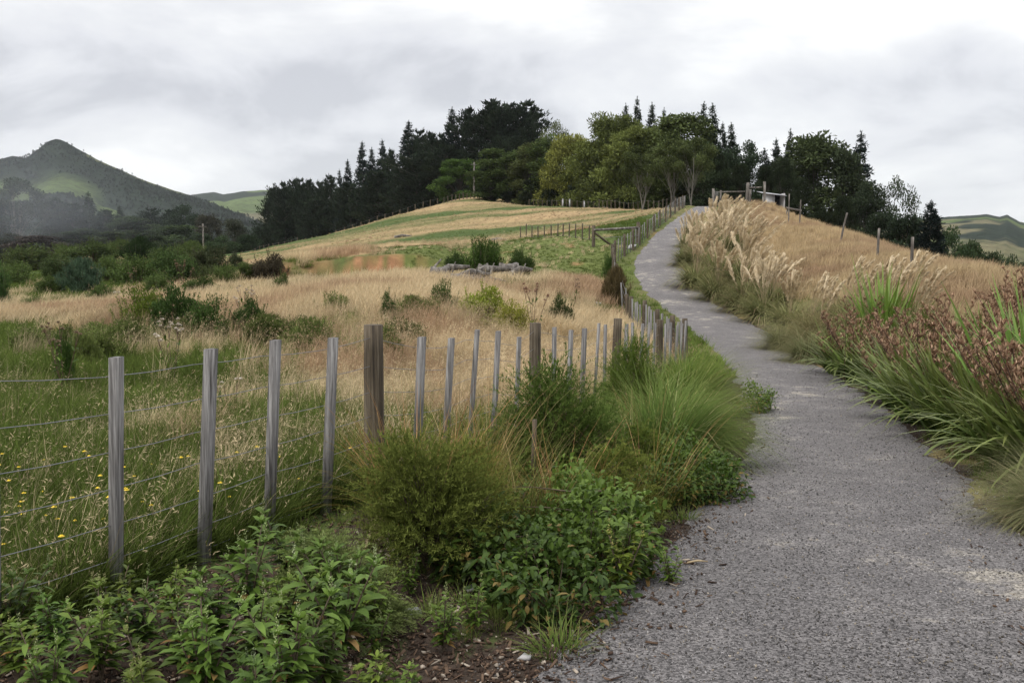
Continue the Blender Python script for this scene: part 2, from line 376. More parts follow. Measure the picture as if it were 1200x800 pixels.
M['batten'] = surface('weathered_batten_wood', [(.024, .021, .018), (.165, .157, .150), (.34, .33, .315)], 60, (1, 1, .03), .95, 1.0, bscale=90, bdist=.012)
M['post'] = surface('treated_round_post_wood', [(.016, .011, .007), (.075, .057, .036), (.17, .14, .10)], 45, (1, 1, .04), .9, .6, bscale=30, bdist=.006)
M['old_wood'] = surface('grey_old_wood', [(.035, .03, .026), (.12, .105, .09), (.30, .28, .25)], 6, (1, 1, .3), .9, .8, bscale=20, bdist=.02)
M['bark'] = surface('dark_bark', [(.03, .025, .02), (.085, .07, .055)], 3, (1, 1, .2), .95, .5)
M['pale_bark'] = surface('pale_bark', [(.16, .14, .12), (.34, .32, .28)], 3, (1, 1, .2), .95, .5)
M['grey_bark'] = surface('grey_bark', [(.07, .062, .052), (.19, .175, .15)], 3, (1, 1, .2), .95, .5)
M['twig'] = surface('twig_bark', [(.05, .035, .022), (.13, .095, .06)], 20)
M['stalk'] = surface('dark_red_stalk', [(.045, .025, .02), (.12, .06, .04)], 20)
M['straw'] = surface('dry_straw_stem', [(.25, .18, .10), (.45, .36, .22)], 12)
M['stone'] = surface('grey_stone', [(.12, .115, .12), (.30, .29, .29)], 14, bump=.6)
m, N, L = newmat('galvanised_wire'); b = nd(N, 'ShaderNodeBsdfPrincipled'); b.inputs['Base Color'].default_value = (.22, .22, .23, 1); b.inputs['Metallic'].default_value = .5; b.inputs['Roughness'].default_value = .5
o = nd(N, 'ShaderNodeOutputMaterial'); L.new(b.outputs[0], o.inputs['Surface']); M['wire'] = m
M['concrete'] = surface('pale_painted_board', [(.30, .29, .285), (.46, .45, .44)], 3, (1, 1, .2), .8, .2)
M['roof'] = surface('pale_metal_roof', [(.34, .35, .37), (.52, .52, .54)], 2, (1, 6, 1), .5, .2)
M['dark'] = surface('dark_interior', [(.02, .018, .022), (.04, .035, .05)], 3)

M['green_blade'] = foliage('green_grass_blade', (.85, .9, .8), (1.2, 1.15, 1.0), None, .35, 'inst')
M['dry_blade'] = foliage('dry_grass_blade', (.8, .8, .8), (1.2, 1.2, 1.2), None, .3, 'inst')
M['far_leaf'] = foliage('far_tree_leaf', (.7, .7, .7), (1.3, 1.3, 1.3), None, .1, 'inst')
M['weed_leaf'] = foliage('weed_leaf', (.040, .074, .011), (.135, .205, .034), None, .3, rough=.5, gloss=.2, old=(.24, .15, .05))
M['dark_leaf'] = foliage('dark_broad_leaf', (.028, .055, .010), (.095, .155, .026), None, .25, rough=.5, gloss=.2, old=(.22, .16, .05))
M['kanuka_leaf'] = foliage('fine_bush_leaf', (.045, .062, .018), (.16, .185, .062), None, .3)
M['sedge'] = foliage('sedge_blade', (.045, .085, .016), (.14, .19, .05), (.20, .19, .085), .3)
M['dead_blade'] = foliage('dead_blade', (.20, .14, .08), (.48, .38, .24), None, .25)
M['toetoe_leaf'] = foliage('plume_grass_leaf', (.07, .105, .035), (.20, .22, .10), (.32, .28, .16), .3)
M['plume'] = foliage('seed_plume', (.48, .38, .24), (.80, .69, .50), None, .35)
M['flax_leaf'] = foliage('flax_leaf', (.040, .085, .014), (.13, .21, .042), (.19, .21, .06), .2, rough=.45, gloss=.3)
M['capsule'] = foliage('flax_seed_capsule', (.15, .075, .045), (.52, .36, .24), None, .15)
M['tree_leaf'] = foliage('tree_leaf', (.55, .55, .55), (1.35, 1.35, 1.35), None, .2, noise=.35)
M['bush_leaf'] = foliage('field_bush_leaf', (.6, .6, .6), (1.35, 1.35, 1.35), None, .25)
M['thistle_head'] = foliage('thistle_seed_head', (.36, .28, .20), (.85, .80, .70), None, .25)
m, N, L = newmat('yellow_petal'); b = nd(N, 'ShaderNodeBsdfPrincipled'); b.inputs['Base Color'].default_value = (.80, .58, .02, 1); b.inputs['Roughness'].default_value = .6
o = nd(N, 'ShaderNodeOutputMaterial'); L.new(b.outputs[0], o.inputs['Surface']); M['petal'] = m

# ------------------------------------------------------------------ ground colour
GREEN = np.array([.062, .088, .026]); TAN = np.array([.33, .235, .125]); BROWN = np.array([.17, .115, .065]); MULCH = np.array([.062, .046, .035]); CLAY = np.array([.31, .165, .085])
LUSH = np.array([.105, .125, .036])
def dryness(X, Y):
    X = np.asarray(X, float); Y = np.asarray(Y, float)
    n1_ = fbm(X * .22 + 3, Y * .16, 21); n2_ = fbm(X * .05, Y * .09 + 7, 31)
    n3_ = fbm(X * .9, Y * .6, 33)
    base = np.interp(Y, [0, 6, 9, 13, 30, 45, 70, 110, 250], [.10, .14, .33, .56, .60, .50, .50, .58, .45])
    d = base - .14 + (n1_ - .5) * 2.9 + (n2_ - .5) * 1.6 + (n3_ - .5) * .9
    # left edge of the field is scrubbier and greener further out
    u = X / (Y + 1e-3)
    d -= .5 * sstep(20, 42, Y) * (1 - sstep(-.30, -.16, u)) * (1 - sstep(120, 200, Y))
    # the green paddock beyond the clay bank
    g = sstep(43, 49, Y + X * .3) * (1 - sstep(74, 86, Y)) * sstep(-11, -4, X) * (1 - sstep(5.2, 7.5, X))
    d = d * (1 - g) + g * (.08 + (n1_ - .5) * .7)
    # long tan bands on the rise beyond it
    hb = sstep(80, 95, Y) * (u < .17)
    d = d * (1 - hb) + hb * np.clip(.52 + (fbm(X * .035 + Y * .02, Y * .13, 41, 4) - .5) * 3.2, 0, 1)
    # the slope right of the path
    r = sstep(2.2, 4.2, X - pathR(Y)) * (Y < 130)
    d = d * (1 - r) + r * (.93 + (n1_ - .5) * .35)
    # between fence and path
    m_ = (X > fenceX(Y)) & (X < pathL(Y) + 1)
    d = np.where(m_, np.where(Y < 25, .05, np.clip(.25 + (n1_ - .5), 0, 1)), d)
    return np.clip(d, 0, 1)
def gcol(X, Y, slope=None):
    d = dryness(X, Y)[:, None]
    nn = fbm(X * 1.7, Y * 1.7, 51)[:, None]
    c = (GREEN * (.8 + .5 * nn)) * (1 - d) + TAN * (.75 + .5 * nn) * d
    r = (sstep(2.0, 4.0, X - pathR(Y)) * (Y < 130))[:, None]
    bn = fbm(X * .35 + Y * .1, Y * .12, 77)[:, None]
    sc = (BROWN * 1.05 * (1 - sstep(.4, .6, bn)) + TAN * .82 * sstep(.4, .6, bn)) * (.8 + .4 * nn)
    c = c * (1 - r) + sc * r
    g = (sstep(44, 50, Y + X * .3) * (1 - sstep(74, 86, Y)) * sstep(-11, -4, X) * (1 - sstep(5.2, 7.5, X)))[:, None] * (1 - d)
    c = c * (1 - g) + LUSH * (.75 + .6 * nn) * g
    # bare mulch beside the path
    ps = path_s(X, Y)
    left = (X < np.interp(Y, _cy, _cxs)); near = (Y < 24)
    mm = np.where(left, (X > fenceX(Y) + .25) & near, (ps < 1.3) & (Y < 40)).astype(float) * (fbm(X * 1.3, Y * 1.3, 61) > np.where(left, .20, .40))
    mm = mm[:, None]
    c = c * (1 - mm) + MULCH * (.6 + .8 * fbm(X * 9, Y * 9, 63)[:, None]) * mm
    # clay
    yb = 52 + (X + 8) * .25 + (vnoise(X * .6, X * 0, 9) - .5) * 2.5
    k = 1.5 * np.exp(-((X + 7.6) / 2.3) ** 2 - ((Y - yb + .1) / 1.5) ** 2) + .8 * np.exp(-((X + 12) / 1.6) ** 2 - ((Y - yb) / .8) ** 2) + .8 * np.exp(-((X - 10.2) / .9) ** 2 - ((Y - 66) / 3.0) ** 2)
    k += .8 * sstep(.66, .72, fbm(X * .5, Y * .3, 81)) * (Y > 46) * (Y < 70) * (X > -3) * (X < 4)
    k = np.clip(k, 0, 1)[:, None]
    k = k * sstep(.30, .55, fbm(X * 2.3, Y * 2.3, 73))[:, None]
    c = c * (1 - k) + CLAY * (.45 + .9 * nn) * k
    # valley floor far off
    f_ = sstep(260, 340, Y)[:, None]
    vc = np.array([.085, .125, .035]) * (.7 + .6 * fbm(X * .01, Y * .01, 91)[:, None])
    return c * (1 - f_) + vc * f_

m, N, L = newmat('ground_soil_and_turf')
at = nd(N, 'ShaderNodeAttribute', attribute_name='gcol'); tx = nd(N, 'ShaderNodeTexCoord')
nz = nd(N, 'ShaderNodeTexNoise'); nz.inputs['Scale'].default_value = 22; nz.inputs['Detail'].default_value = 8; nz.inputs['Roughness'].default_value = .7; L.new(tx.outputs['Object'], nz.inputs['Vector'])
nz2 = nd(N, 'ShaderNodeTexNoise'); nz2.inputs['Scale'].default_value = 1.3; nz2.inputs['Detail'].default_value = 8; nz2.inputs['Roughness'].default_value = .7; L.new(tx.outputs['Object'], nz2.inputs['Vector'])
ad = nd(N, 'ShaderNodeMath', operation='ADD'); L.new(nz.outputs['Fac'], ad.inputs[0]); L.new(nz2.outputs['Fac'], ad.inputs[1])
mr = nd(N, 'ShaderNodeMapRange'); L.new(ad.outputs[0], mr.inputs['Value']); mr.inputs['From Min'].default_value = .65; mr.inputs['From Max'].default_value = 1.35; mr.inputs['To Min'].default_value = .45; mr.inputs['To Max'].default_value = 1.55
vs = nd(N, 'ShaderNodeVectorMath', operation='SCALE'); L.new(at.outputs['Color'], vs.inputs[0]); L.new(mr.outputs[0], vs.inputs['Scale'])
b = nd(N, 'ShaderNodeBsdfPrincipled'); b.inputs['Roughness'].default_value = 1; b.inputs['Specular IOR Level'].default_value = .1; L.new(vs.outputs[0], b.inputs['Base Color'])
bp = nd(N, 'ShaderNodeBump'); bp.inputs['Strength'].default_value = .8; bp.inputs['Distance'].default_value = .04; L.new(nz.outputs['Fac'], bp.inputs['Height']); L.new(bp.outputs[0], b.inputs['Normal'])
o = nd(N, 'ShaderNodeOutputMaterial'); L.new(b.outputs[0], o.inputs['Surface']); M['ground'] = m

def grid_quads(nr, nc):
    i = np.arange(nr - 1)[:, None] * nc; j = np.arange(nc - 1)[None]
    return np.stack([i + j, i + j + 1, i + nc + j + 1, i + nc + j], -1).reshape(-1, 4)
nr, nc = 640, 520
s_ = np.concatenate([np.linspace(math.log(2), math.log(350), 560, endpoint=False), np.linspace(math.log(350), math.log(6000), 80)])
Yg = (np.exp(s_) - 12)[:, None] + np.zeros((1, nc)); ug = np.linspace(-1, 1, nc)
ug = 1.5 * (0.55 * ug + 0.45 * ug ** 3)
Xg = ug[None] * (Yg + 14)
Xf, Yf = Xg.ravel(), Yg.ravel()
Zf = H(Xf, Yf)
ps = path_s(Xf, Yf)
Zf = Zf - np.where((Yf < 124), (1 - sstep(-.45, -.12, ps)) * (.09 + Yf * .0012), 0)
gm = mesh_from('ground', np.stack([Xf, Yf, Zf], 1), grid_quads(nr, nc), attrs={'gcol': gcol(Xf, Yf)}, mat=M['ground'], smooth=True)
tag(link('ground', gm), 'rough grassy farmland rolling up to a wooded rise', None, None, 'structure')

# ------------------------------------------------------------------ gravel path
m, N, L = newmat('compacted_gravel')
tx = nd(N, 'ShaderNodeTexCoord')
def noise(sc, det=6, ro=.6, vec=None):
    q = nd(N, 'ShaderNodeTexNoise'); q.inputs['Scale'].default_value = sc; q.inputs['Detail'].default_value = det; q.inputs['Roughness'].default_value = ro; L.new(vec or tx.outputs['Object'], q.inputs['Vector']); return q
big = noise(.55, 7, .62); fine = noise(120, 3, .8); mid_ = noise(2.6, 5, .7)
vo = nd(N, 'ShaderNodeTexVoronoi'); vo.inputs['Scale'].default_value = 95; L.new(tx.outputs['Object'], vo.inputs['Vector'])
r1 = nd(N, 'ShaderNodeValToRGB'); el = r1.color_ramp.elements; el[0].position = .46; el[0].color = (.155, .145, .142, 1); el[1].position = .62; el[1].color = (.33, .30, .255, 1); e = el.new(.56); e.color = (.195, .182, .176, 1); bm_ = nd(N, 'ShaderNodeMath', operation='MULTIPLY_ADD'); L.new(mid_.outputs['Fac'], bm_.inputs[0]); bm_.inputs[1].default_value = .5; bs_ = nd(N, 'ShaderNodeMath', operation='MULTIPLY'); L.new(big.outputs['Fac'], bs_.inputs[0]); bs_.inputs[1].default_value = .5; L.new(bs_.outputs[0], bm_.inputs[2]); L.new(bm_.outputs[0], r1.inputs[0])
sepv = nd(N, 'ShaderNodeSeparateColor'); L.new(vo.outputs['Color'], sepv.inputs[0])
r2 = nd(N, 'ShaderNodeMapRange'); L.new(sepv.outputs[0], r2.inputs['Value']); r2.inputs['To Min'].default_value = .35; r2.inputs['To Max'].default_value = 1.7
v1 = nd(N, 'ShaderNodeVectorMath', operation='SCALE'); L.new(r1.outputs[0], v1.inputs[0]); L.new(r2.outputs[0], v1.inputs['Scale'])
r3 = nd(N, 'ShaderNodeMapRange'); L.new(fine.outputs['Fac'], r3.inputs['Value']); r3.inputs['From Min'].default_value = .25; r3.inputs['From Max'].default_value = .75; r3.inputs['To Min'].default_value = .6; r3.inputs['To Max'].default_value = 1.4
v2 = nd(N, 'ShaderNodeVectorMath', operation='SCALE'); L.new(v1.outputs[0], v2.inputs[0]); L.new(r3.outputs[0], v2.inputs['Scale'])
b = nd(N, 'ShaderNodeBsdfPrincipled'); b.inputs['Roughness'].default_value = .95; b.inputs['Specular IOR Level'].default_value = .2; L.new(v2.outputs[0], b.inputs['Base Color'])
hs = nd(N, 'ShaderNodeMath', operation='MULTIPLY_ADD'); L.new(vo.outputs['Distance'], hs.inputs[0]); hs.inputs[1].default_value = -1; L.new(fine.outputs['Fac'], hs.inputs[2])
bp = nd(N, 'ShaderNodeBump'); bp.inputs['Strength'].default_value = .9; bp.inputs['Distance'].default_value = .012; L.new(hs.outputs[0], bp.inputs['Height']); L.new(bp.outputs[0], b.inputs['Normal'])
o = nd(N, 'ShaderNodeOutputMaterial'); L.new(b.outputs[0], o.inputs['Surface']); M['gravel'] = m
def path_z(X, Y):
    q = np.abs(X - np.interp(Y, _cy, _cxs)) / (np.interp(Y, _cy, _hw) + .06)
    return np.interp(Y, _cy, _zs) + .012 + .03 * (1 - np.clip(q, 0, 1) ** 2) - .05 * sstep(.93, 1, q) + (fbm(X * 2.2, Y * 2.2, 107) - .5) * .025
ys = np.concatenate([np.linspace(-5, 20, 420, endpoint=False), np.linspace(20, 122, 420)])
cx = np.interp(ys, _cy, _cxs); hw = np.interp(ys, _cy, _hw)
nn_ = 25; a_ = np.linspace(-1, 1, nn_)
eL = (fbm(ys * 1.3, ys * 0, 101, 6) - .5) * .42 + (vnoise(ys * 9, ys * 0, 111) - .5) * .07; eR = (fbm(ys * 1.3, ys * 0 + 9, 103, 6) - .5) * .42 + (vnoise(ys * 9, ys * 0, 113) - .5) * .07
X_ = cx[:, None] + a_[None] * (hw[:, None] + .06 + np.where(a_[None] < 0, eL[:, None], eR[:, None]))
Y_ = ys[:, None] + np.zeros((1, nn_))
Z_ = np.interp(ys, _cy, _zs)[:, None] + .012 + .03 * (1 - a_[None] ** 2) - .05 * sstep(.93, 1, np.abs(a_))[None] + (fbm(X_ * 2.2, Y_ * 2.2, 107) - .5) * .025
pm = mesh_from('gravel_path', np.stack([X_.ravel(), Y_.ravel(), Z_.ravel()], 1), grid_quads(len(ys), nn_), mat=M['gravel'], smooth=True)
tag(link('path', pm), 'grey gravel path climbing the rise', None, None, 'structure')

# ------------------------------------------------------------------ far hills
m, N, L = newmat('far_hillside')
at = nd(N, 'ShaderNodeAttribute', attribute_name='gcol'); tx = nd(N, 'ShaderNodeTexCoord')
nz = nd(N, 'ShaderNodeTexNoise'); nz.inputs['Scale'].default_value = .035; nz.inputs['Detail'].default_value = 9; nz.inputs['Roughness'].default_value = .75; L.new(tx.outputs['Object'], nz.inputs['Vector'])
mr = nd(N, 'ShaderNodeMapRange'); L.new(nz.outputs['Fac'], mr.inputs['Value']); mr.inputs['From Min'].default_value = .3; mr.inputs['From Max'].default_value = .7; mr.inputs['To Min'].default_value = .3; mr.inputs['To Max'].default_value = 1.7
vs = nd(N, 'ShaderNodeVectorMath', operation='SCALE'); L.new(at.outputs['Color'], vs.inputs[0]); L.new(mr.outputs[0], vs.inputs['Scale'])
b = nd(N, 'ShaderNodeBsdfDiffuse'); L.new(vs.outputs[0], b.inputs['Color'])
bp = nd(N, 'ShaderNodeBump'); bp.inputs['Strength'].default_value = .9; bp.inputs['Distance'].default_value = 8; L.new(nz.outputs['Fac'], bp.inputs['Height']); L.new(bp.outputs[0], b.inputs['Normal'])
o = nd(N, 'ShaderNodeOutputMaterial'); L.new(b.outputs[0], o.inputs['Surface']); M['hill'] = m
def hills(name, label, sky_pts, D0, D1, zb, colf, seed, rowshape=1.0, gul=.06):
    sp = np.array(sky_pts, float); nc_ = 420; nr_ = 150
    px = np.linspace(sp[0, 0], sp[-1, 0], nc_); py = np.interp(px, sp[:, 0], sp[:, 1])
    d = np.array([pdir(a, b_) for a, b_ in zip(px, py)])
    r = np.linspace(0, 1.35, nr_)[:, None]
    Yr = D0 + (D1 - D0) * r
    Yr = Yr + np.zeros((1, nc_))
    zr = d[None, :, 2] * D1
    prof = np.where(r <= 1, sstep(0, 1, np.clip(r, 0, 1)) * (.35) + .65 * np.clip(r, 0, 1) ** rowshape, 1 - (r - 1) * 2.6)
    Xr = d[None, :, 0] * Yr
    g = fbm(Xr * .0042, Yr * .0022, seed, 6) - .5
    amp = np.clip(r, 0, 1) * (1 - np.clip(r, 0, 1)) ** 1.7 * 5
    Z = zb + (zr - zb) * prof + g * amp * (np.abs(zr - zb)) * gul * 9 + (fbm(Xr * .03, Yr * .03, seed + 3) - .5) * 4
    col = colf(px[None] + 0 * r, r + 0 * Xr, Xr, Yr)
    me = mesh_from(name, np.stack([Xr.ravel(), Yr.ravel(), Z.ravel()], 1), grid_quads(nr_, nc_), attrs={'gcol': col.reshape(-1, 3)}, mat=M['hill'], smooth=True)
    o = link(name, me); tag(o, label, None, None, 'structure'); return o, Xr, Yr, Z
BUSH = np.array([.019, .027, .018]); PAST = np.array([.10, .135, .045]); DRYP = np.array([.20, .18, .10])
def col_left(px, r, X, Y):
    n_ = fbm(X * .0045, Y * .0045, 5, 5)[..., None]; k = np.zeros(px.shape)
    # pasture spur on the sunny flank, and paddocks low down
    k = np.maximum(k, sstep(0, 14, px - 92) * (1 - sstep(200, 235, px)) * sstep(.90, .955, r))
    k = np.maximum(k, sstep(100, 125, px) * (1 - sstep(185, 215, px)) * sstep(.26, .32, r) * (1 - sstep(.40, .50, r + (px - 150) * .002)))
    k = np.maximum(k, (1 - sstep(90, 130, px)) * sstep(.44, .52, r) * (1 - sstep(.62, .7, r)) * .7)
    k = np.clip(k * 1.2 - (n_[..., 0] > .56) * .35, 0, 1)[..., None]
    pc = PAST * (.6 + .7 * n_) * (1 - .5 * (r > .8)[..., None]) + DRYP * .25 * (r > .8)[..., None]
    return BUSH * (.7 + .8 * n_) * (1 - k) + pc * k
def col_pasture(px, r, X, Y):
    n_ = fbm(X * .003, Y * .003, 8, 5); dk = sstep(.53, .57, n_)[..., None]; n_ = n_[..., None]
    d_ = sstep(.45, .6, fbm(X * .002, Y * .004, 12, 3))[..., None]
    return (PAST * (1 - d_) + DRYP * .8 * d_) * (.7 + .5 * n_) * (1 - dk) + BUSH * 1.1 * dk
MTN = hills('mountain', 'dark bush-clad peak with a pale grassy flank', [(-420, 250), (-250, 215), (-120, 196), (-40, 191), (0, 187), (14, 183), (30, 185), (40, 179), (50, 170), (58, 165), (66, 163), (74, 165), (90, 174), (110, 185), (130, 194), (165, 210), (200, 222), (235, 233), (270, 246), (300, 258), (330, 268), (400, 285)], 900, 2600, -22, col_left, 201, 1.25, .085)
hills('hills', 'pale green pasture hills beyond the dark ridge', [(180, 240), (225, 228), (250, 225), (262, 228), (285, 224), (320, 222), (350, 226), (420, 240), (520, 262)], 2600, 4600, -30, col_pasture, 211, 1.0, .03)
hills('hills', 'green and tan farmland hills past the end of the trees', [(1000, 268), (1060, 258), (1100, 255), (1130, 253), (1156, 251), (1172, 254), (1180, 252), (1195, 260), (1230, 268), (1290, 262), (1400, 254), (1600, 262)], 700, 2800, -60, col_pasture, 221, 1.0, .03)

# ------------------------------------------------------------------ scattering (only for what nobody could count)
def proto_mesh(name, build, mat):
    mb = MB(); build(mb); return mb.mesh(name, mat)
def scatter(name, label, meshes, P, idx, rot, scl, tint):
    n_ = len(P)
    if n_ == 0: return
    col = bpy.data.collections.new(name + '_kinds')
    for i, me in enumerate(meshes):
        col.objects.link(bpy.data.objects.new('%s_kind_%02d' % (name, i), me))
    me = bpy.data.meshes.new(name); me.vertices.add(n_); me.vertices.foreach_set('co', np.asarray(P, np.float32).ravel())
    a = me.attributes.new('idx', 'INT', 'POINT'); a.data.foreach_set('value', np.asarray(idx, np.int32))
    a = me.attributes.new('rot', 'FLOAT_VECTOR', 'POINT'); a.data.foreach_set('vector', np.asarray(rot, np.float32).ravel())
    a = me.attributes.new('scl', 'FLOAT', 'POINT'); a.data.foreach_set('value', np.asarray(scl, np.float32))
    a = me.attributes.new('tint', 'FLOAT_COLOR', 'POINT'); a.data.foreach_set('color', np.concatenate([np.asarray(tint, np.float32), np.ones((n_, 1), np.float32)], 1).ravel())
    o = link(name, me); tag(o, label, None, None, 'stuff')
    g = bpy.data.node_groups.new(name, 'GeometryNodeTree')
    g.interface.new_socket('Geometry', in_out='INPUT', socket_type='NodeSocketGeometry'); g.interface.new_socket('Geometry', in_out='OUTPUT', socket_type='NodeSocketGeometry')
    gi = g.nodes.new('NodeGroupInput'); go = g.nodes.new('NodeGroupOutput'); ip = g.nodes.new('GeometryNodeInstanceOnPoints'); ci = g.nodes.new('GeometryNodeCollectionInfo')
    ci.inputs['Collection'].default_value = col; ci.inputs['Separate Children'].default_value = True; ci.inputs['Reset Children'].default_value = True
    ip.inputs['Pick Instance'].default_value = True
    def na(t, nm):
        q = g.nodes.new('GeometryNodeInputNamedAttribute'); q.data_type = t; q.inputs['Name'].default_value = nm; return q.outputs['Attribute']
    g.links.new(gi.outputs[0], ip.inputs['Points']); g.links.new(ci.outputs[0], ip.inputs['Instance'])
    g.links.new(na('INT', 'idx'), ip.inputs['Instance Index']); g.links.new(na('FLOAT_VECTOR', 'rot'), ip.inputs['Rotation']); g.links.new(na('FLOAT', 'scl'), ip.inputs['Scale'])
    g.links.new(ip.outputs[0], go.inputs[0])
    md = o.modifiers.new('scatter', 'NODES'); md.node_group = g
    return o

# protos: low green turf, tall dry grass, far tufts
def turf(n_, h, w, spread, lean=.5):
    def f(mb):
        a = RNG.random(n_) * 6.283; r = np.sqrt(RNG.random(n_)) * spread; b_ = np.stack([np.cos(a) * r, np.sin(a) * r, np.zeros(n_) - .02], 1)
        az = a + RNG.normal(0, .8, n_)
        mb.blades(b_, az, h * (.45 + .75 * RNG.random(n_)), w, RNG.random(n_) * lean, .4 + RNG.random(n_) * 1.0, 3)
    return f
def drygrass(n_, h, w, spread, wind=0.35, head=True):
    def f(mb):
        a = RNG.random(n_) * 6.283; r = np.sqrt(RNG.random(n_)) * spread; b_ = np.stack([np.cos(a) * r, np.sin(a) * r, np.zeros(n_) - .02], 1)
        az = RNG.normal(0.15, 1.1, n_)        # the wind lays it over towards +X
        tips = mb.blades(b_, az, h * (.5 + .6 * RNG.random(n_)), w, RNG.random(n_) * wind, .2 + RNG.random(n_) * 1.0, 4)
        if head:
            k = n_ // 3; t_ = tips[:k]; q = np.repeat(t_, 5, 0) - np.stack([RNG.random(k * 5) * .06, RNG.normal(0, .008, k * 5), RNG.random(k * 5) * .05 - .01], 1)
            mb.cards(q, rvec(k * 5) + np.array([.6, 0, .3]), .035, .006)
    return f
TURF = [proto_mesh('turf_tuft', turf(46, .24, .0065, .09), M['green_blade']) for _ in range(3)]
DRY = [proto_mesh('dry_tuft', drygrass(44, .62, .0042, .10), M['dry_blade']) for _ in range(4)]
FART = [proto_mesh('far_tuft', turf(26, .30, .022, .22, .7), M['green_blade']) for _ in range(3)]
FARD = [proto_mesh('far_dry_tuft', drygrass(40, .60, .016, .28, .4, False), M['dry_blade']) for _ in range(3)]
def rots(n_, tilt=.12):
    return np.stack([RNG.normal(0, tilt, n_), RNG.normal(0, tilt, n_), RNG.random(n_) * 6.283], 1)
def rotz_small(n_):
    return np.stack([RNG.normal(0, .08, n_), RNG.normal(0, .08, n_), RNG.normal(0, .5, n_)], 1)
def sample(n_, Y0, Y1, U0, U1, p=1.0):
    """points whose density falls off with distance."""
    t = RNG.random(n_); Y = np.exp(np.log(Y0) + t * (np.log(Y1) - np.log(Y0))) if p == 1 else (Y0 ** (1 - p) + t * (Y1 ** (1 - p) - Y0 ** (1 - p))) ** (1 / (1 - p))
    U = U0 + RNG.random(n_) * (U1 - U0); return U * Y, Y
def on_ground(X, Y): return np.stack([X, Y, H(X, Y)], 1)

TANT = np.array([.60, .46, .27]); TANP = np.array([.66, .55, .36]); TANR = np.array([.46, .32, .20]); GRT = np.array([.105, .148, .038]); GRD = np.array([.055, .10, .025]); GRY = np.array([.24, .24, .10])
# 1. the field behind the fence, near
X, Y = sample(15000, 2.8, 26, -.75, .30, 1)
k = X < fenceX(Y) - .10; X, Y = X[k], Y[k]; d = dryness(X, Y); n_ = len(X)
r = RNG.random(n_); isd = r < d
hb = fbm(X * .8, Y * .8, 5)
P = on_ground(X, Y)
i1 = isd
tn = TANT * .55 + TANP * .45; cmix = fbm(X * .5, Y * .4, 15)[:, None]
td = (TANR * (1 - sstep(.38, .5, cmix)) + tn * sstep(.38, .5, cmix)) * (.65 + .5 * RNG.random((n_, 1)) ** 1.5)
u_ = (X / Y)[:, None]; gy = (1 - sstep(-.5, -.3, u_)) * .55; td = td * (1 - gy) + np.array([.34, .32, .19]) * gy; td = td * (.62 + .75 * fbm(X * 1.1, Y * .9, 19)[:, None])
scatter('dry_grass', 'tall straw-coloured grass bent by the wind', DRY, P[i1], RNG.integers(0, 4, i1.sum()), rotz_small(i1.sum()), (.15 + 1.3 * hb + .3 * RNG.random(n_))[i1] * np.clip(.55 + Y[i1] * .03, 0, 1.05), td[i1])
i2 = ~isd
nearf = (1 - sstep(7, 12, Y))[:, None]
tg = (GRT * (.6 + .9 * RNG.random((n_, 1)) ** 1.5) * (1 - .35 * cmix) * (1 - .12 * nearf) + GRY * (.05 + .5 * d[:, None]) * (1 - .45 * nearf))
scatter('grass', 'long green grass behind the wire fence', TURF, P[i2], RNG.integers(0, 3, i2.sum()), rots(i2.sum()), (.8 + .9 * hb + .3 * RNG.random(n_))[i2], tg[i2])
# extra fine dry stems among the green
X, Y = sample(1300, 2.8, 14, -.75, .30, 1); k = X < fenceX(Y) - .1; X, Y = X[k], Y[k]; n_ = len(X)
THIN = [proto_mesh('thin_dry_tuft', drygrass(12, .55, .0036, .12, .6), M['dry_blade']) for _ in range(3)]
scatter('dry_grass', 'thin dry stems standing among the green grass', THIN, on_ground(X, Y), RNG.integers(0, 3, n_), rotz_small(n_), .6 + .5 * RNG.random(n_), np.array([.46, .38, .22]) * (.6 + .6 * RNG.random((n_, 1))))
# 2. the field, further out
X, Y = sample(42000, 24, 250, -.62, .22, 1.35)
k = (X < fenceX(Y) - .2); X, Y = X[k], Y[k]; d = dryness(X, Y); n_ = len(X); P = on_ground(X, Y)
cl = gcol(X, Y)
clay = (cl[:, 0] > .3) & (cl[:, 1] < cl[:, 0] * .62) & (cl[:, 1] > 0)
pad = sstep(43, 49, Y + X * .3) * (1 - sstep(74, 86, Y)) * (X > -9) * (X < 7)
hill_ = sstep(75, 95, Y)
isd = RNG.random(n_) < d; cmix = fbm(X * .22, Y * .12, 15)[:, None]
s0 = (.75 + .5 * RNG.random(n_)) * (1 - .6 * np.clip(pad + hill_, 0, 1))
keep = ~((np.exp(-((X + 7.6) / 2.3) ** 2 - ((Y - 51.8) / 2.0) ** 2) > .35) & (RNG.random(n_) < .93))
td = (TANR * (1 - sstep(.3, .5, cmix)) + tn * sstep(.3, .5, cmix)) * (.75 + .3 * RNG.random((n_, 1))) * (1 - .18 * hill_[:, None])
q = isd & keep
scatter('dry_grass', 'straw-coloured grass over the far field and rise', FARD, P[q], RNG.integers(0, 3, q.sum()), rotz_small(q.sum()), s0[q], td[q])
q = ~isd & keep
tg = (GRT * .85 * (.65 + .6 * RNG.random((n_, 1))) + GRY * .5 * cmix * (.3 + d[:, None])) * (1 - .25 * pad[:, None])
scatter('grass', 'green pasture grass over the far field and rise', FART, P[q], RNG.integers(0, 3, q.sum()), rots(q.sum()), s0[q], tg[q])
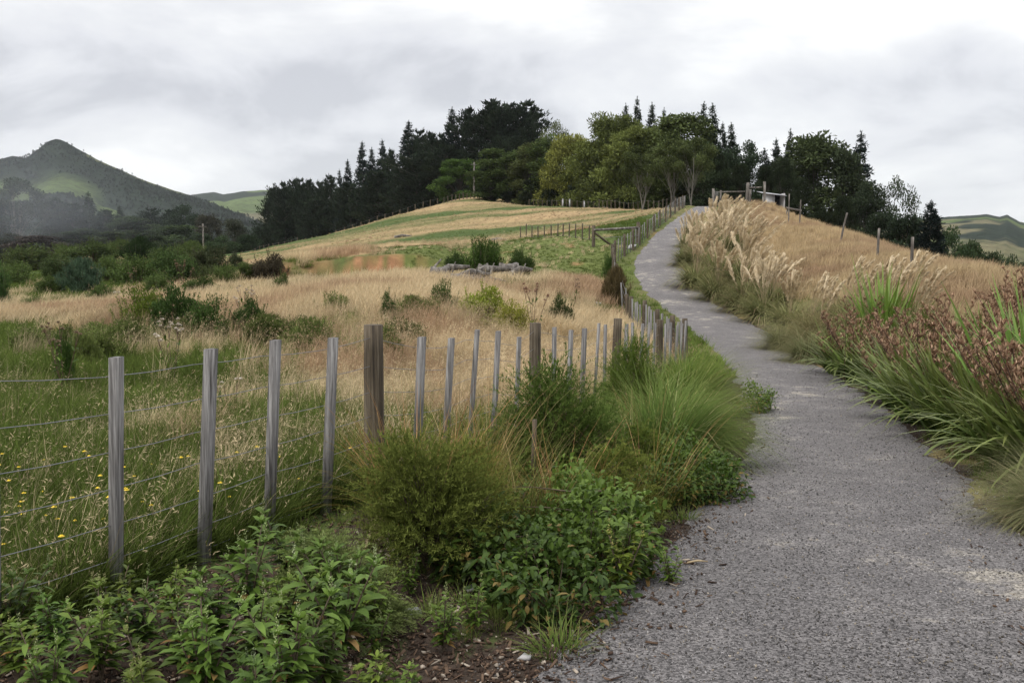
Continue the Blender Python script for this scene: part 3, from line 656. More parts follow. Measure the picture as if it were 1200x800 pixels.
# 3. slope right of the path
X, Y = sample(30000, 7, 125, .15, .75, 1.15)
k = (X > pathR(Y) + 1.6) & (X < pathR(Y) + 30); X, Y = X[k], Y[k]; n_ = len(X); P = on_ground(X, Y)
bn = fbm(X * .35 + Y * .1, Y * .12, 77)[:, None]
td = (TANR * .75 * (1 - sstep(.35, .6, bn)) + TANT * .72 * sstep(.35, .6, bn)) * (.8 + .4 * RNG.random((n_, 1)))
scatter('dry_grass', 'brown dry grass on the slope past the plume grasses', FARD, P, RNG.integers(0, 3, n_), rotz_small(n_), .45 + .4 * RNG.random(n_) + .15 * bn[:, 0], td)
# 4. low grass on both verges of the path, and in the strip before the fence
X, Y = sample(5200, 2.8, 60, -.6, .75, 1); ps = path_s(X, Y)
lf = X < np.interp(Y, _cy, _cxs)
k = (ps > .08) & (((lf) & (X > fenceX(Y) - .1)) | ((~lf) & (ps < 1.5))) & (fbm(X * 1.3, Y * 1.3, 161) > np.where(lf & (Y < 9) & (X > fenceX(Y) + .3), .64, .45))
X, Y, lf, ps = X[k], Y[k], lf[k], ps[k]; n_ = len(X)
scatter('grass', 'low green grass and herbs along the gravel verges', TURF, on_ground(X, Y), RNG.integers(0, 3, n_), rots(n_), (.28 + .35 * RNG.random(n_)) * np.where(Y > 22, 1.7, 1), GRT * (.7 + .7 * RNG.random((n_, 1))) + GRY * .15)
# left verge from the corner of the fence upwards, greener and longer
X, Y = sample(2600, 20, 95, .1, .3, 1); k = (X > fenceX(Y) - .4) & (X < pathL(Y) - .1); X, Y = X[k], Y[k]; n_ = len(X)
scatter('grass', 'green grass between the fence and the climbing path', FART, on_ground(X, Y), RNG.integers(0, 3, n_), rots(n_), .5 + .4 * RNG.random(n_), GRT * 1.1 * (.7 + .7 * RNG.random((n_, 1))))

# pebbles and bark chips
def pebble(mb):
    p = rvec(11) * np.array([1, .8, .55]) * .5
    import itertools
    from mathutils import geometry
    import bmesh
    bm = bmesh.new(); vs_ = [bm.verts.new(q) for q in p]; bmesh.ops.convex_hull(bm, input=vs_); bmesh.ops.triangulate(bm, faces=bm.faces)
    bm.verts.ensure_lookup_table(); bm.verts.index_update()
    mb.add([v_.co[:] for v_ in bm.verts], T=[[v_.index for v_ in f_.verts] for f_ in bm.faces]); bm.free()
PEB = [proto_mesh('pebble', pebble, M['dry_blade']) for _ in range(4)]
def chip(mb): mb.box((0, 0, 0), (1.6, .42, .12), 0, (.1, .05))
CHIP = [proto_mesh('chip', chip, M['dry_blade'])] + PEB[:1]
X, Y = sample(60000, 2.6, 22, -.1, .65, 1); ps = path_s(X, Y); k = ps < .10 + .18 * RNG.random(len(X)); X, Y, ps = X[k], Y[k], ps[k]; n_ = len(X)
zz = np.where(ps < .05, path_z(X, Y), np.maximum(H(X, Y), path_z(X, Y) - .05)) + .002
pt_ = sstep(.50, .60, fbm(X * 1.3, Y * .8, 401))[:, None]
gray = (1 + .35 * pt_) * (.07 + .28 * RNG.random((n_, 1)) ** 1.7) * np.array([1.0, .96, .945]) * np.where(RNG.random((n_, 1)) < .15, np.array([[1.1, 1.0, .82]]), 1)
scatter('gravel', 'loose grey stones on the path', PEB, np.stack([X, Y, zz], 1), RNG.integers(0, 4, n_), rots(n_, 1), (.0065 + .013 * RNG.random(n_) ** 3) * np.clip(.75 + Y * .05, 0, 1.6), gray)
X, Y = sample(34000, 2.6, 30, -.45, .8, 1); ps = path_s(X, Y); lf = X < np.interp(Y, _cy, _cxs)
X2, Y2 = sample(26000, 2.7, 9, -.62, .25, 1); X = np.concatenate([X, X2]); Y = np.concatenate([Y, Y2]); ps = path_s(X, Y); lf = X < np.interp(Y, _cy, _cxs)
k = (ps > -.03 - .5 * RNG.random(len(X)) ** 3.5) & np.where(lf, (X > fenceX(Y) - .1) & (ps < 4), ps < 1.3); X, Y, ps = X[k], Y[k], ps[k]; n_ = len(X); P = on_ground(X, Y); P[:, 2] = np.where(ps < .02, path_z(X, Y), P[:, 2]) + .008
cc = RNG.random((n_, 1)); tint = np.where(cc < .10, np.array([[.42, .36, .29]]), np.where(cc < .5, np.array([[.17, .115, .08]]), np.array([[.075, .052, .040]]))) * (.7 + .6 * RNG.random((n_, 1)))
scatter('bark_mulch', 'brown bark chips and leaf litter beside the path', CHIP, P, RNG.integers(0, 2, n_), rots(n_, .45), .008 + .026 * RNG.random(n_) ** 2.5, tint)

X, Y = sample(5200, 7, 95, .1, .7, 1); ps = path_s(X, Y); k = (X > pathR(Y)) & (ps > .15) & (ps < 2.6) & (fbm(X * .9, Y * .9, 171) > np.where(Y > 16, .36, .5)); X, Y = X[k], Y[k]; n_ = len(X)
scatter('grass', 'green grass growing along the foot of the planted bank', FART, on_ground(X, Y), RNG.integers(0, 3, n_), rots(n_), np.clip(.18 + Y * .016, 0, .8) * (.6 + .6 * RNG.random(n_)), GRT * 1.1 * (.7 + .7 * RNG.random((n_, 1))))

# ------------------------------------------------------------------ fences
def wire_fence(name, label, posts, wires=7, group=None, wr=.0020, h=1.16):
    """posts: (x, y, kind, height, width, lean, z or None)"""
    x0, y0 = posts[0][0], posts[0][1]; z0 = h1(x0, y0)
    root = empty(name, (x0, y0, z0), label, 'fence', group)
    base = []
    for i, (x, y, kind, hh, w, lean) in enumerate(posts):
        z = h1(x, y); base.append((x, y, z, hh))
        k = MB(); lean = lean; j = min(i + 1, len(posts) - 1); j0 = max(j - 1, 0); rz = math.atan2(posts[j][1] - posts[j0][1], posts[j][0] - posts[j0][0])
        if kind == 'b':
            k.box((0, 0, hh / 2 - .1), (w * (1 + RNG.normal(0, .06)), .042, hh + .2), rz + RNG.normal(0, .14), (lean + RNG.normal(0, .008), RNG.normal(0, .02)))
            o = k.obj('batten', M['batten'], root)
        else:
            m_ = 9; t = np.linspace(0, 1, m_); pts = np.stack([lean * t * hh, 0 * t, -.15 + t * (hh + .15)], 1)
            k.tube(pts, np.linspace(w * .53, w * .48, m_), 12, rough=.05)
            o = k.obj('post', M['post'] if kind == 'p' else M['old_wood'], root, False)
        o.location = (x - x0, y - y0, z - z0)
    for wi in range(wires):
        fr = .07 + .86 * (wi / max(1, wires - 1)) ** 1.12
        pts = []
        for i, (x, y, z, hh) in enumerate(base):
            q = np.array([x - x0, y - y0 - .03, z - z0 + hh * fr + RNG.normal(0, .006)])
            if i: a = pts[-1]; mid = (a + q) / 2; mid[2] -= .006; pts.append(mid)
            pts.append(q)
        k = MB(); k.tube(pts, wr, 4, cap=False); k.obj('wire', M['wire'], root)
    return root
def fz(n): return .64 * (n + 6.88)          # depth of the n-th batten of the near fence
def fx(Y): return float(fenceX(Y))
posts = []
for n in range(-3, 28):
    Y = fz(n)
    if n in (4, 10, 16, 22): kind, hh, w = 'p', 1.22, (.145 if n == 4 else .13)
    else: kind, hh, w = 'b', 1.13 + RNG.normal(0, .025), .062
    px = {-1: -17,  0: 130, 1: 238, 2: 319, 3: 386, 4: 436, 5: 493, 6: 527, 7: 557, 8: 583, 9: 608, 10: 626}.get(n)
    x = (px - 600) / FPX * Y if px is not None else fx(Y)
    ln_ = {-1: .05, 0: .035, 1: .045, 2: .055, 3: .05, 5: .05, 6: .06, 7: .07, 8: .05, 9: .04}.get(n, 0); x -= ln_ * hh
    posts.append((x, Y, kind, hh, w, {-1: .05, 0: .035, 1: .045, 2: .055, 3: .05, 5: .05, 6: .06, 7: .07, 8: .05, 9: .04}.get(n, RNG.normal(.02, .02))))
wire_fence('wire_fence', 'nearest wire fence with grey battens and brown round posts, beside the leafy weeds', posts)
def run(a, b, n, kinds, hh, w):
    o = []
    for i in range(n + 1):
        t = i / n; kd = kinds(i); o.append((a[0] + (b[0] - a[0]) * t, a[1] + (b[1] - a[1]) * t, kd, (hh if kd == 'b' else hh + .07) + RNG.normal(0, .02), w if kd == 'b' else w * 1.7, RNG.normal(0, .02)))
    return o
wire_fence('wire_fence', 'close-set batten fence running from the corner post up beside the path', run((3.92, 22.05), (3.75, 31), 17, lambda i: 'p' if i in (0, 3, 7, 12, 17) else 'b', 1.12, .075), 6)
wire_fence('wire_fence', 'fence line of dark posts between the green paddock and the path bend', run((3.78, 32), (4.6, 44), 7, lambda i: 'p' if i % 3 == 0 else 'b', 1.1, .08) + run((4.65, 45), (5.3, 52), 7, lambda i: 'p' if i % 2 == 0 else 'b', 1.2, .09) + run((5.5, 52.7), (7.7, 60), 8, lambda i: 'p' if i % 3 == 0 else 'b', 1.2, .09), 5, wr=.004)
wire_fence('wire_fence', 'fence climbing beside the path from the rail gate to the crest', run((7.9, 61), (16.6, 95), 26, lambda i: 'p' if i % 3 == 0 else 'b', 1.15, .08), 4, wr=.004)
def row_of_posts(label, pts, n, hh=1.15, w=.13, wires=2, wr=.007, kind='p'):
    pts = np.array(pts, float); seg = np.concatenate([[0], np.cumsum(np.hypot(*np.diff(pts, axis=0).T))]); s_ = np.linspace(0, seg[-1], n)
    xs = np.interp(s_, seg, pts[:, 0]); ys_ = np.interp(s_, seg, pts[:, 1])
    return wire_fence('wire_fence', label, [(x, y, kind, hh + RNG.normal(0, .06), w, RNG.normal(0, .03)) for x, y in zip(xs, ys_)], wires, wr=wr)
def P2(px, Y): return ((px - 600) / FPX * Y, Y)
row_of_posts('small posts of a fence crossing the pasture just below the rounded knoll', [P2(395, 185), P2(440, 190), P2(480, 195), P2(520, 200), P2(560, 215)], 24, 1.3, .2)
row_of_posts('fence line at the foot of the dark trees along the top of the pasture', [P2(620, 170), P2(700, 145), P2(770, 120), P2(800, 108)], 34, 1.2, .13)
row_of_posts('low fence across the pasture running to the rail gate', [P2(610, 88), P2(650, 78), P2(690, 68)], 12, 1.0, .10)
row_of_posts('fence at the valley edge beyond the dry field', [P2(285, 175), P2(325, 170), P2(350, 172)], 12, 1.2, .16)
# posts down the dry slope on the right, each wire post
for px, py, Y, hh, ln, lb in ((985, 285, 62, 1.6, .30, 'crooked grey post leaning over on the dry slope'), (1028, 305, 47, 1.25, .03, 'upright grey post in the brown grass of the slope'), (1068, 317, 40, 1.05, .0, 'short grey post low on the brown slope above the flax'), (924, 262, 85, 2.4, .0, 'tall thin post near the corner of the pale shed'), (937, 262, 85, 1.9, .05, 'thin post beside the rail near the shed')):
    p = gp(px, py); e_ = empty('fence_post', tuple(p), lb, 'post')
    k = MB(); t = np.linspace(0, 1, 6); k.tube(np.stack([ln * t ** 1.5, 0 * t, -.2 + t * (hh + .2)], 1), np.linspace(.055, .045, 6), 8, rough=.1); k.obj('post_shaft', M['old_wood'], e_)
# rail gate in the pasture fence
Y = 62; a = np.array([*P2(695, Y), 0.]); b_ = np.array([*P2(747, Y), 0.]); a[2] = h1(a[0], a[1]); b_[2] = h1(b_[0], b_[1])
g = empty('rail_gate', tuple(a), 'timber rail gate with a diagonal brace in the fence by the green paddock', 'gate')
for q, hh in ((a - a, 1.35), (b_ - a, 1.35)):
    k = MB(); k.tube([q - [0, 0, .2], q + [0, 0, hh * .5], q + [0, 0, hh]], .11, 10, rough=.06); k.obj('post', M['post'], g)
k = MB(); k.tube([[0, -.12, 1.05], (b_ - a) + [0, -.12, 1.0]], .075, 8, rough=.1); k.obj('rail', M['old_wood'], g)
k = MB(); k.tube([[.05, -.1, .9], [1.1, -.1, .1]], .07, 8); k.obj('brace', M['post'], g)
k = MB(); k.tube([[0, -.12, .55], (b_ - a) + [0, -.12, .5]], .012, 6); k.obj('wire', M['wire'], g)
# tall gate frame on the crest
Y = 104
def cz(px, Y=104): x, y = P2(px, Y); return np.array([x, y, h1(x, y)])
o0 = cz(834); g = empty('gate_frame', tuple(o0), 'tall timber gate frame with a pale mesh leaf where the path reaches the crest', 'gate')
zt = pix(834, 222, Y)[2] - o0[2]
for px, top, w in ((834, 221, .14), (842, 223, .10), (873, 214, .16), (876, 222, .14), (893, 213, .13)):
    q = cz(px) - o0; hh = pix(px, top, Y)[2] - o0[2] - q[2]
    k = MB(); k.tube([q - [0, 0, .3], q + [0, 0, hh * .5], q + [RNG.normal(0, .05), 0, hh]], w, 8, rough=.1); k.obj('post', M['old_wood'], g)
for a1, a2, yy_ in ((842, 873, 225), (876, 893, 220)):
    k = MB(); k.tube([pix(a1, yy_, Y) - o0, pix(a2, yy_ - .5, Y) - o0], .065, 6); k.obj('rail', M['old_wood'], g)
k = MB(); q = pix(838, 232, Y) - o0
for i in range(7): k.box(q + np.array([(i - 3) * .1, .05, -.15]), (.05, .02, 1.7)) 
k.obj('gate_leaf', M['batten'], g)
k = MB()
for i in range(6): k.box((pix(845 + i * 4.5, 234, Y) - o0) + np.array([0, .1, -.3]), (.06, .03, 1.4))
k.obj('gate_leaf', M['post'], g)
# shed behind the crest
Y = 118; c0 = pix(909, 240, Y); sx = 1 / FPX * Y
zg = h1(c0[0], Y); g = empty('shed', (c0[0], Y, zg), 'small pale shed with a dark open front under the trees on the crest', 'shed', rz=R(0))
def SP_(px, py, dy=0): q = pix(px, py, Y + dy); return q - np.array([c0[0], Y, zg])
base_ = -0.3
l0 = SP_(894, 228); l1 = SP_(908, 226.5); r1_ = SP_(920, 227)
k = MB()   # side wall
k.add([(l0[0], 0, base_), (l1[0] + .1, .35, base_), (l1[0] + .1, .35, l1[2]), (l0[0], 0, l0[2]), (l0[0], .12, base_), (l1[0] + .1, .47, base_), (l1[0] + .1, .47, l1[2]), (l0[0], .12, l0[2])], Q=[(0, 1, 2, 3), (7, 6, 5, 4), (0, 3, 7, 4), (1, 5, 6, 2), (3, 2, 6, 7)])
k.obj('side_wall', M['concrete'], g)
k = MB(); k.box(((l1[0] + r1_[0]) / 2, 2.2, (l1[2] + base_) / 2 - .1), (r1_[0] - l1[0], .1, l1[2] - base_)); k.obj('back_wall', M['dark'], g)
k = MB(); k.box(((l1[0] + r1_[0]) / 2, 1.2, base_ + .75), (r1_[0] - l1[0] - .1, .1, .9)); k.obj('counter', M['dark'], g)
k = MB(); k.box((r1_[0], 1.2, (l1[2] + base_) / 2), (.1, 2.2, l1[2] - base_)); k.obj('end_wall', M['concrete'], g)
k = MB()
ra, rb, rc, rd = SP_(892, 227, 0), SP_(907, 225.6, 0), SP_(921.5, 229, 0), SP_(913, 224.2, 2.4)
V_ = np.array([[ra[0], -.2, ra[2] + .05], [rc[0], -.2, ra[2] - .30], [rc[0] - .1, 2.6, ra[2] + .02], [ra[0] + .1, 2.6, ra[2] + .37]]); V_ = np.concatenate([V_, V_ + [0, 0, .07]])
k.add(V_, Q=[(3, 2, 1, 0), (4, 5, 6, 7), (0, 1, 5, 4), (1, 2, 6, 5), (2, 3, 7, 6), (3, 0, 4, 7)]); k.obj('roof', M['roof'], g)
# rail beyond the shed
e0 = cz(921, 92); g = empty('hitching_rail', tuple(e0), 'single pale rail on thin posts beside the shed', 'rail')
k = MB(); k.tube([pix(921, 243.5, 92) - e0, pix(939, 247, 92) - e0], .09, 6); k.obj('rail', M['old_wood'], g)
for px in (922, 938):
    k = MB(); q = pix(px, 246, 92) - e0; k.tube([[q[0], q[1], q[2] - 1.4], q], .05, 6); k.obj('post', M['old_wood'], g)
# power poles
for px, top, bot, Y, lb, w in ((556, 190, 236, 236, 'bare wooden power pole on top of the knoll before the trees', .22), (240, 262, 290, 200, 'pale power pole among the valley trees', .16)):
    x, y = P2(px, Y); z = h1(x, y); hh = pix(px, top, Y)[2] - z
    e_ = empty('power_pole', (x, y, z), lb, 'pole'); k = MB(); k.tube([[0, 0, -.5], [0, 0, hh * .5], [.05, 0, hh]], [w * 1.2, w, w * .8], 10); k.obj('pole_shaft', M['old_wood'], e_)
    k = MB(); k.box((0, -.2, hh - .6), (1.6, .12, .14), .6); k.obj('crossarm', M['old_wood'], e_)
for i, (px, lb) in enumerate(((659, 'outermost of the pale stakes under the dark trees'), (667, 'middle one of the pale stakes under the dark trees'), (684, 'pale stake standing apart by a dark post under the trees'))):
    x, y = P2(px, 150); k = MB(); k.box((0, 0, .55), (.22, .2, 1.1), .2, taper=.8); k.box((0, 0, 1.15), (.16, .14, .2), .5)
    tag(k.obj('pale_stake', M['concrete']), lb, 'stake').location = (x, y, h1(x, y))
k = MB(); k.box((0, 0, .8), (1.1, .9, 1.6)); k.box((0, 0, 1.66), (1.25, 1.05, .1)); o = k.obj('utility_box', M['concrete']); x, y = P2(623, 195); o.location = (x, y, h1(x, y)); tag(o, 'pale utility box half hidden at the foot of the trees', 'box')

# ------------------------------------------------------------------ plants: one mesh set per kind, then placed copies
def make(kind, parts):
    """parts: list of (part name, mesh)."""
    return parts
def place(name, parts, loc, label, cat, group=None, rz=0, sc=1.0, color=None, tint_parts=None):
    e_ = empty(name, loc, label, cat, group, rz, sc)
    for pn, me, *sub in parts:
        o = link(pn, me, e_)
        for sn, sm in sub: link(sn, sm, o)
        if color is not None and (tint_parts is None or pn in tint_parts): o.color = (*color, 1)
    return e_
def weed(hh, nst, leafL, seed, mat='weed_leaf'):
    lf, st = MB(), MB(); spikes = []
    for s in range(nst):
        a = RNG.random() * 6.283; ln = .10 + .38 * RNG.random(); H_ = hh * (.6 + .5 * RNG.random()); m_ = 7; t = np.linspace(0, 1, m_)
        pts = np.stack([math.cos(a) * ln * H_ * t ** 1.3, math.sin(a) * ln * H_ * t ** 1.3, H_ * (t - .12 * ln * t ** 2)], 1)
        st.tube(pts, np.linspace(.007, .003, m_), 5)
        nl = int(12 + H_ * 16); tt = np.concatenate([np.linspace(.22, .9, nl), np.full(9, .97) + RNG.random(9) * .03]); n_ = len(tt)
        pos = np.stack([np.interp(tt, t, pts[:, i]) for i in range(3)], 1); az = np.arange(n_) * 2.4 + RNG.normal(0, .3, n_); up = np.where(tt > .93, .75 + .5 * RNG.random(n_), .1 + .5 * RNG.random(n_))
        d = np.stack([np.cos(az), np.sin(az), up], 1); L_ = leafL * np.where(tt > .93, .45 + .4 * RNG.random(n_), .7 + .55 * RNG.random(n_)) * (1.15 - .35 * tt)
        lf.cards(pos, d, L_, L_ * (.25 + .07 * RNG.random(n_)), v=np.clip(.25 + .75 * (tt - .3) + RNG.normal(0, .18, n_), 0, 1), droop=.28, leaf=True, roll=.25)
        if RNG.random() < .6:
            sp_ = MB(); spikes.append(sp_); p = pts[-1]; nb = 42; z = RNG.random(nb) * .085; q = p + np.stack([np.cos(np.arange(nb) * 2.4) * .004, np.sin(np.arange(nb) * 2.4) * .004, z], 1)
            sp_.cards(q, np.stack([np.cos(np.arange(nb) * 2.4), np.sin(np.arange(nb) * 2.4), np.full(nb, .9)], 1), .009, .005)
    r = [('leaves', lf.mesh('leaves', M[mat])), ('stem', st.mesh('stem', M['twig']))]
    for sp_ in spikes: r.append(('seed_spike', sp_.mesh('seed_spike', M['spike'])))
    return r
M['spike'] = foliage('green_seed_spike', (.16, .20, .07), (.34, .36, .18), None, .2)
def finebush(Rr, Hh, nb, mat='kanuka_leaf', leafL=.021, leafW=.0046, side=0.0, per=34, arch=.8, tw=17):
    lf, st = MB(), MB()
    P_, D_, V_ = [], [], []
    for s in range(nb):
        a = RNG.random() * 6.283; o_ = RNG.random() ** .6; L_ = (Hh * (.75 + .3 * RNG.random())) ; out_ = Rr * o_ * (.75 + .35 * RNG.random())
        m_ = 8; t = np.linspace(0, 1, m_); rise = L_ * math.sqrt(max(.12, 1 - .72 * o_ ** 2))
        pts = np.stack([math.cos(a) * out_ * t ** .9 + side * t * t * Hh, math.sin(a) * out_ * t ** .9, rise * (t - .28 * arch * o_ * t ** 3)], 1)
        st.tube(pts, np.linspace(.0045, .0009, m_), 4, cap=False)
        for q in range(tw):
            tq = .12 + .88 * RNG.random() ** .8; p = np.array([np.interp(tq, t, pts[:, i]) for i in range(3)])
            d = rvec(1)[0] * .9 + (pts[-1] - pts[0]) / np.linalg.norm(pts[-1] - pts[0]) * .9 + [0, 0, .25]; d /= np.linalg.norm(d)
            ll = .10 + .16 * RNG.random(); sag = rvec(1)[0] * .15
            tt = RNG.random(per); pos = p + d * (tt * ll)[:, None] + sag * (tt ** 2 * ll)[:, None]
            P_.append(pos); D_.append(rvec(per) * .8 + d * 1.0); V_.append(np.clip(.2 + .5 * tt + RNG.normal(0, .2, per) + (.15 if tq > .8 else 0), 0, 1))
            if q % 4 == 0: st.tube([p, p + d * ll * .8], [.0012, .0005], 3, cap=False)
    P_, D_, V_ = map(np.concatenate, (P_, D_, V_))
    lf.cards(P_, D_, leafL * (.6 + .7 * RNG.random(len(P_))), leafW, v=V_)
    return [('foliage', lf.mesh('foliage', M[mat])), ('stem', st.mesh('stem', M['twig']))]
def fountain(n_, L_, W_, mat, th=(0.05, .75), bend=(.6, 1.9), rad=.12, segs=5, wind=0.0, pn='leaves'):
    mb = MB(); az = RNG.random(n_) * 6.283; r = np.sqrt(RNG.random(n_)) * rad; b_ = np.stack([np.cos(az) * r, np.sin(az) * r, np.zeros(n_) - .03], 1)
    az2 = az + RNG.normal(0, .6, n_)
    if wind: hx = np.cos(az2) + wind; hy = np.sin(az2); az2 = np.arctan2(hy, hx)
    th0 = th[0] + (th[1] - th[0]) * RNG.random(n_) ** .8
    mb.blades(b_, az2, L_ * (.45 + .6 * RNG.random(n_)), W_, th0, bend[0] + (bend[1] - bend[0]) * RNG.random(n_), segs, twist=RNG.normal(0, .3, n_), tip=.06)
    r_ = [(pn, mb.mesh(pn, M[mat]))]
    if n_ > 800:
        dd = MB(); k = n_ // 9; az = RNG.random(k) * 6.283; rr = np.sqrt(RNG.random(k)) * rad; b_ = np.stack([np.cos(az) * rr, np.sin(az) * rr, np.zeros(k)], 1)
        dd.blades(b_, az + RNG.normal(0, .9, k), L_ * (.3 + .75 * RNG.random(k)), W_ * 1.2, .2 + 1.0 * RNG.random(k), .4 + 2.2 * RNG.random(k), 4, twist=RNG.normal(0, .8, k)); r_.append(('dead_leaves', dd.mesh('dead_leaves', M['dead_blade'])))
    return r_
def plumes(n_, hh, spread=.5, wind=.45, plume=.6, fl=90):
    out_ = []
    for i in range(n_):
        st, pl = MB(), MB()
        a = RNG.random() * 6.283; s = spread * RNG.random(); H_ = hh * (.75 + .35 * RNG.random()); t = np.linspace(0, 1, 9)
        dx_ = math.cos(a) * s * H_ + wind * H_ * .35; dy_ = math.sin(a) * s * H_
        pts = np.stack([dx_ * t ** 1.7 + wind * .22 * t ** 6, dy_ * t ** 1.7, H_ * (t - .08 * t ** 4)], 1)
        st.tube(pts, np.linspace(.006, .0025, 9), 4, cap=False)
        tt = 1 - plume / H_ * RNG.random(fl); pos = np.stack([np.interp(tt, t, pts[:, k]) for k in range(3)], 1); dirp = pts[-1] - pts[-3]; dirp /= np.linalg.norm(dirp)
        d = dirp * 1.0 + rvec(fl) * .42 + np.array([.38 * wind, 0, -.12]); f_ = (1 - tt) * H_ / plume
        pl.cards(pos, d, plume * .28 * (.5 + .7 * np.sin(np.clip(f_, .03, 1) * math.pi) ** .5), .030, v=np.clip(.5 + RNG.normal(0, .25, fl) + RNG.normal(0, .15), 0, 1))
        out_.append(('flower_stalk', st.mesh('flower_stalk', M['straw']), ('plume', pl.mesh('plume', M['plume']))))
    return out_
def toetoe(hh, np_=16, n_=1000):
    a = fountain(n_, hh * .72, .027, 'toetoe_leaf', (.02, .85), (.7, 2.0), .22, 6, .12)
    return a + plumes(np_, hh)
def flax(nl, L_, nstalk, hs):
    mb = MB(); 
    for f_ in range(7):                    # fans of sword leaves
        ca = RNG.random() * 6.283; cr_ = .32 * math.sqrt(RNG.random()); c_ = np.array([math.cos(ca) * cr_, math.sin(ca) * cr_, -.03]); n_ = nl // 7
        fa = RNG.random() * 3.14; sgn = np.sign(RNG.random(n_) - .5); az = fa + np.where(sgn > 0, 0, math.pi) + RNG.normal(0, .45, n_)
        mb.blades(c_ + RNG.normal(0, .03, (n_, 3)) * [1, 1, 0], az, L_ * (.5 + .55 * RNG.random(n_)), .080 * (.7 + .5 * RNG.random(n_)), .08 + .6 * RNG.random(n_), .2 + 1.8 * RNG.random(n_) ** 1.8, 7, twist=RNG.normal(0, .35, n_), tip=.04)
    # folded leaf: lift the middle by adding a narrow keel is not needed at this size
    st, cp = MB(), MB()
    for i in range(nstalk):
        a = RNG.random() * 6.283; H_ = hs * (.6 + .45 * RNG.random()); ln = .1 + .6 * RNG.random() ** 1.5; t = np.linspace(0, 1, 8); b0 = RNG.normal(0, .09, 2)
        pts = np.stack([b0[0] + math.cos(a) * ln * H_ * t ** 1.2, b0[1] + math.sin(a) * ln * H_ * t ** 1.2, H_ * t], 1)
        st.tube(pts, np.linspace(.010, .004, 8), 5, cap=False, v=.5)
        for q in range(9):
            tq = .42 + .58 * (q + .5) / 9; p = np.array([np.interp(tq, t, pts[:, k]) for k in range(3)]); b1 = a + 1.57 + (q % 2) * 3.14 + RNG.normal(0, .5)
            d = np.array([math.cos(b1), math.sin(b1), .9]); ll = .20 * (1.25 - tq) + .04; e1 = p + d / np.linalg.norm(d) * ll
            st.tube([p, e1], [.004, .002], 3, cap=False)
            nn2 = 13; pos = p + (e1 - p) * (.25 + .75 * RNG.random((nn2, 1))); dd = rvec(nn2) * .7 + [0, 0, .8]
            cp.cards(pos, dd, .06 + .04 * RNG.random(nn2), .020, v=RNG.random(nn2)); cp.cards(pos, dd + rvec(nn2) * .3, .06, .018, v=RNG.random(nn2) * .7)
    return [('leaves', mb.mesh('leaves', M['flax_leaf'])), ('flower_stalks', st.mesh('flower_stalks', M['stalk'])), ('seed_capsules', cp.mesh('seed_capsules', M['capsule']))]
def clumpbush(n_, leafL, leafW, ncl=16, mat='bush_leaf', up=.4, squash=.8, spiky=0.0):
    """unit-height bush of many small leaves in uneven clumps."""
    lf, st = MB(), MB()
    for c in range(ncl):
        a = RNG.random() * 6.283; r = .42 * math.sqrt(RNG.random()); z = .06 + .76 * RNG.random() * (1 - (r / .5) ** 2 * .75); cr_ = .15 + .13 * RNG.random()
        c_ = np.array([math.cos(a) * r, math.sin(a) * r, z]); k = n_ // ncl
        pos = c_ + rvec(k) * (cr_ * RNG.random((k, 1)) ** .4) * [1, 1, squash]; pos[:, 2] = np.abs(pos[:, 2])
        d = rvec(k) + (pos - [0, 0, .1]) * 1.2 + [0, 0, up]
        lf.cards(pos, d, leafL * (.6 + .8 * RNG.random(k)), leafW, v=np.clip(.5 + RNG.normal(0, .2, k) + RNG.normal(0, .15), 0, 1))
        st.tube([[0, 0, -.05], c_ * [.5, .5, .45], c_], [.018, .012, .004], 4, cap=False)
    for c in range(30):
        a = RNG.random() * 6.283; r = .50 * math.sqrt(RNG.random()); h_ = (.55 + .6 * RNG.random()) * (1 - r * .8); b0 = np.array([math.cos(a) * r * .7, math.sin(a) * r * .7, 0]); e1 = np.array([math.cos(a) * r * 1.25, math.sin(a) * r * 1.25, h_]) + RNG.normal(0, .05, 3)
        k = 70; t_ = .3 + .7 * RNG.random(k); pos = b0 + (e1 - b0) * t_[:, None] + RNG.normal(0, .012, (k, 3)); lf.cards(pos, rvec(k) * .9 + (e1 - b0) * .7, leafL * (.6 + .8 * RNG.random(k)) * (1.2 - .5 * t_), leafW, v=np.clip(.35 + .4 * t_ + RNG.normal(0, .2, k), 0, 1))
        st.tube([b0, e1], [.008, .003], 3, cap=False)
    return [('foliage', lf.mesh('foliage', M[mat])), ('stem', st.mesh('stem', M['twig']))]

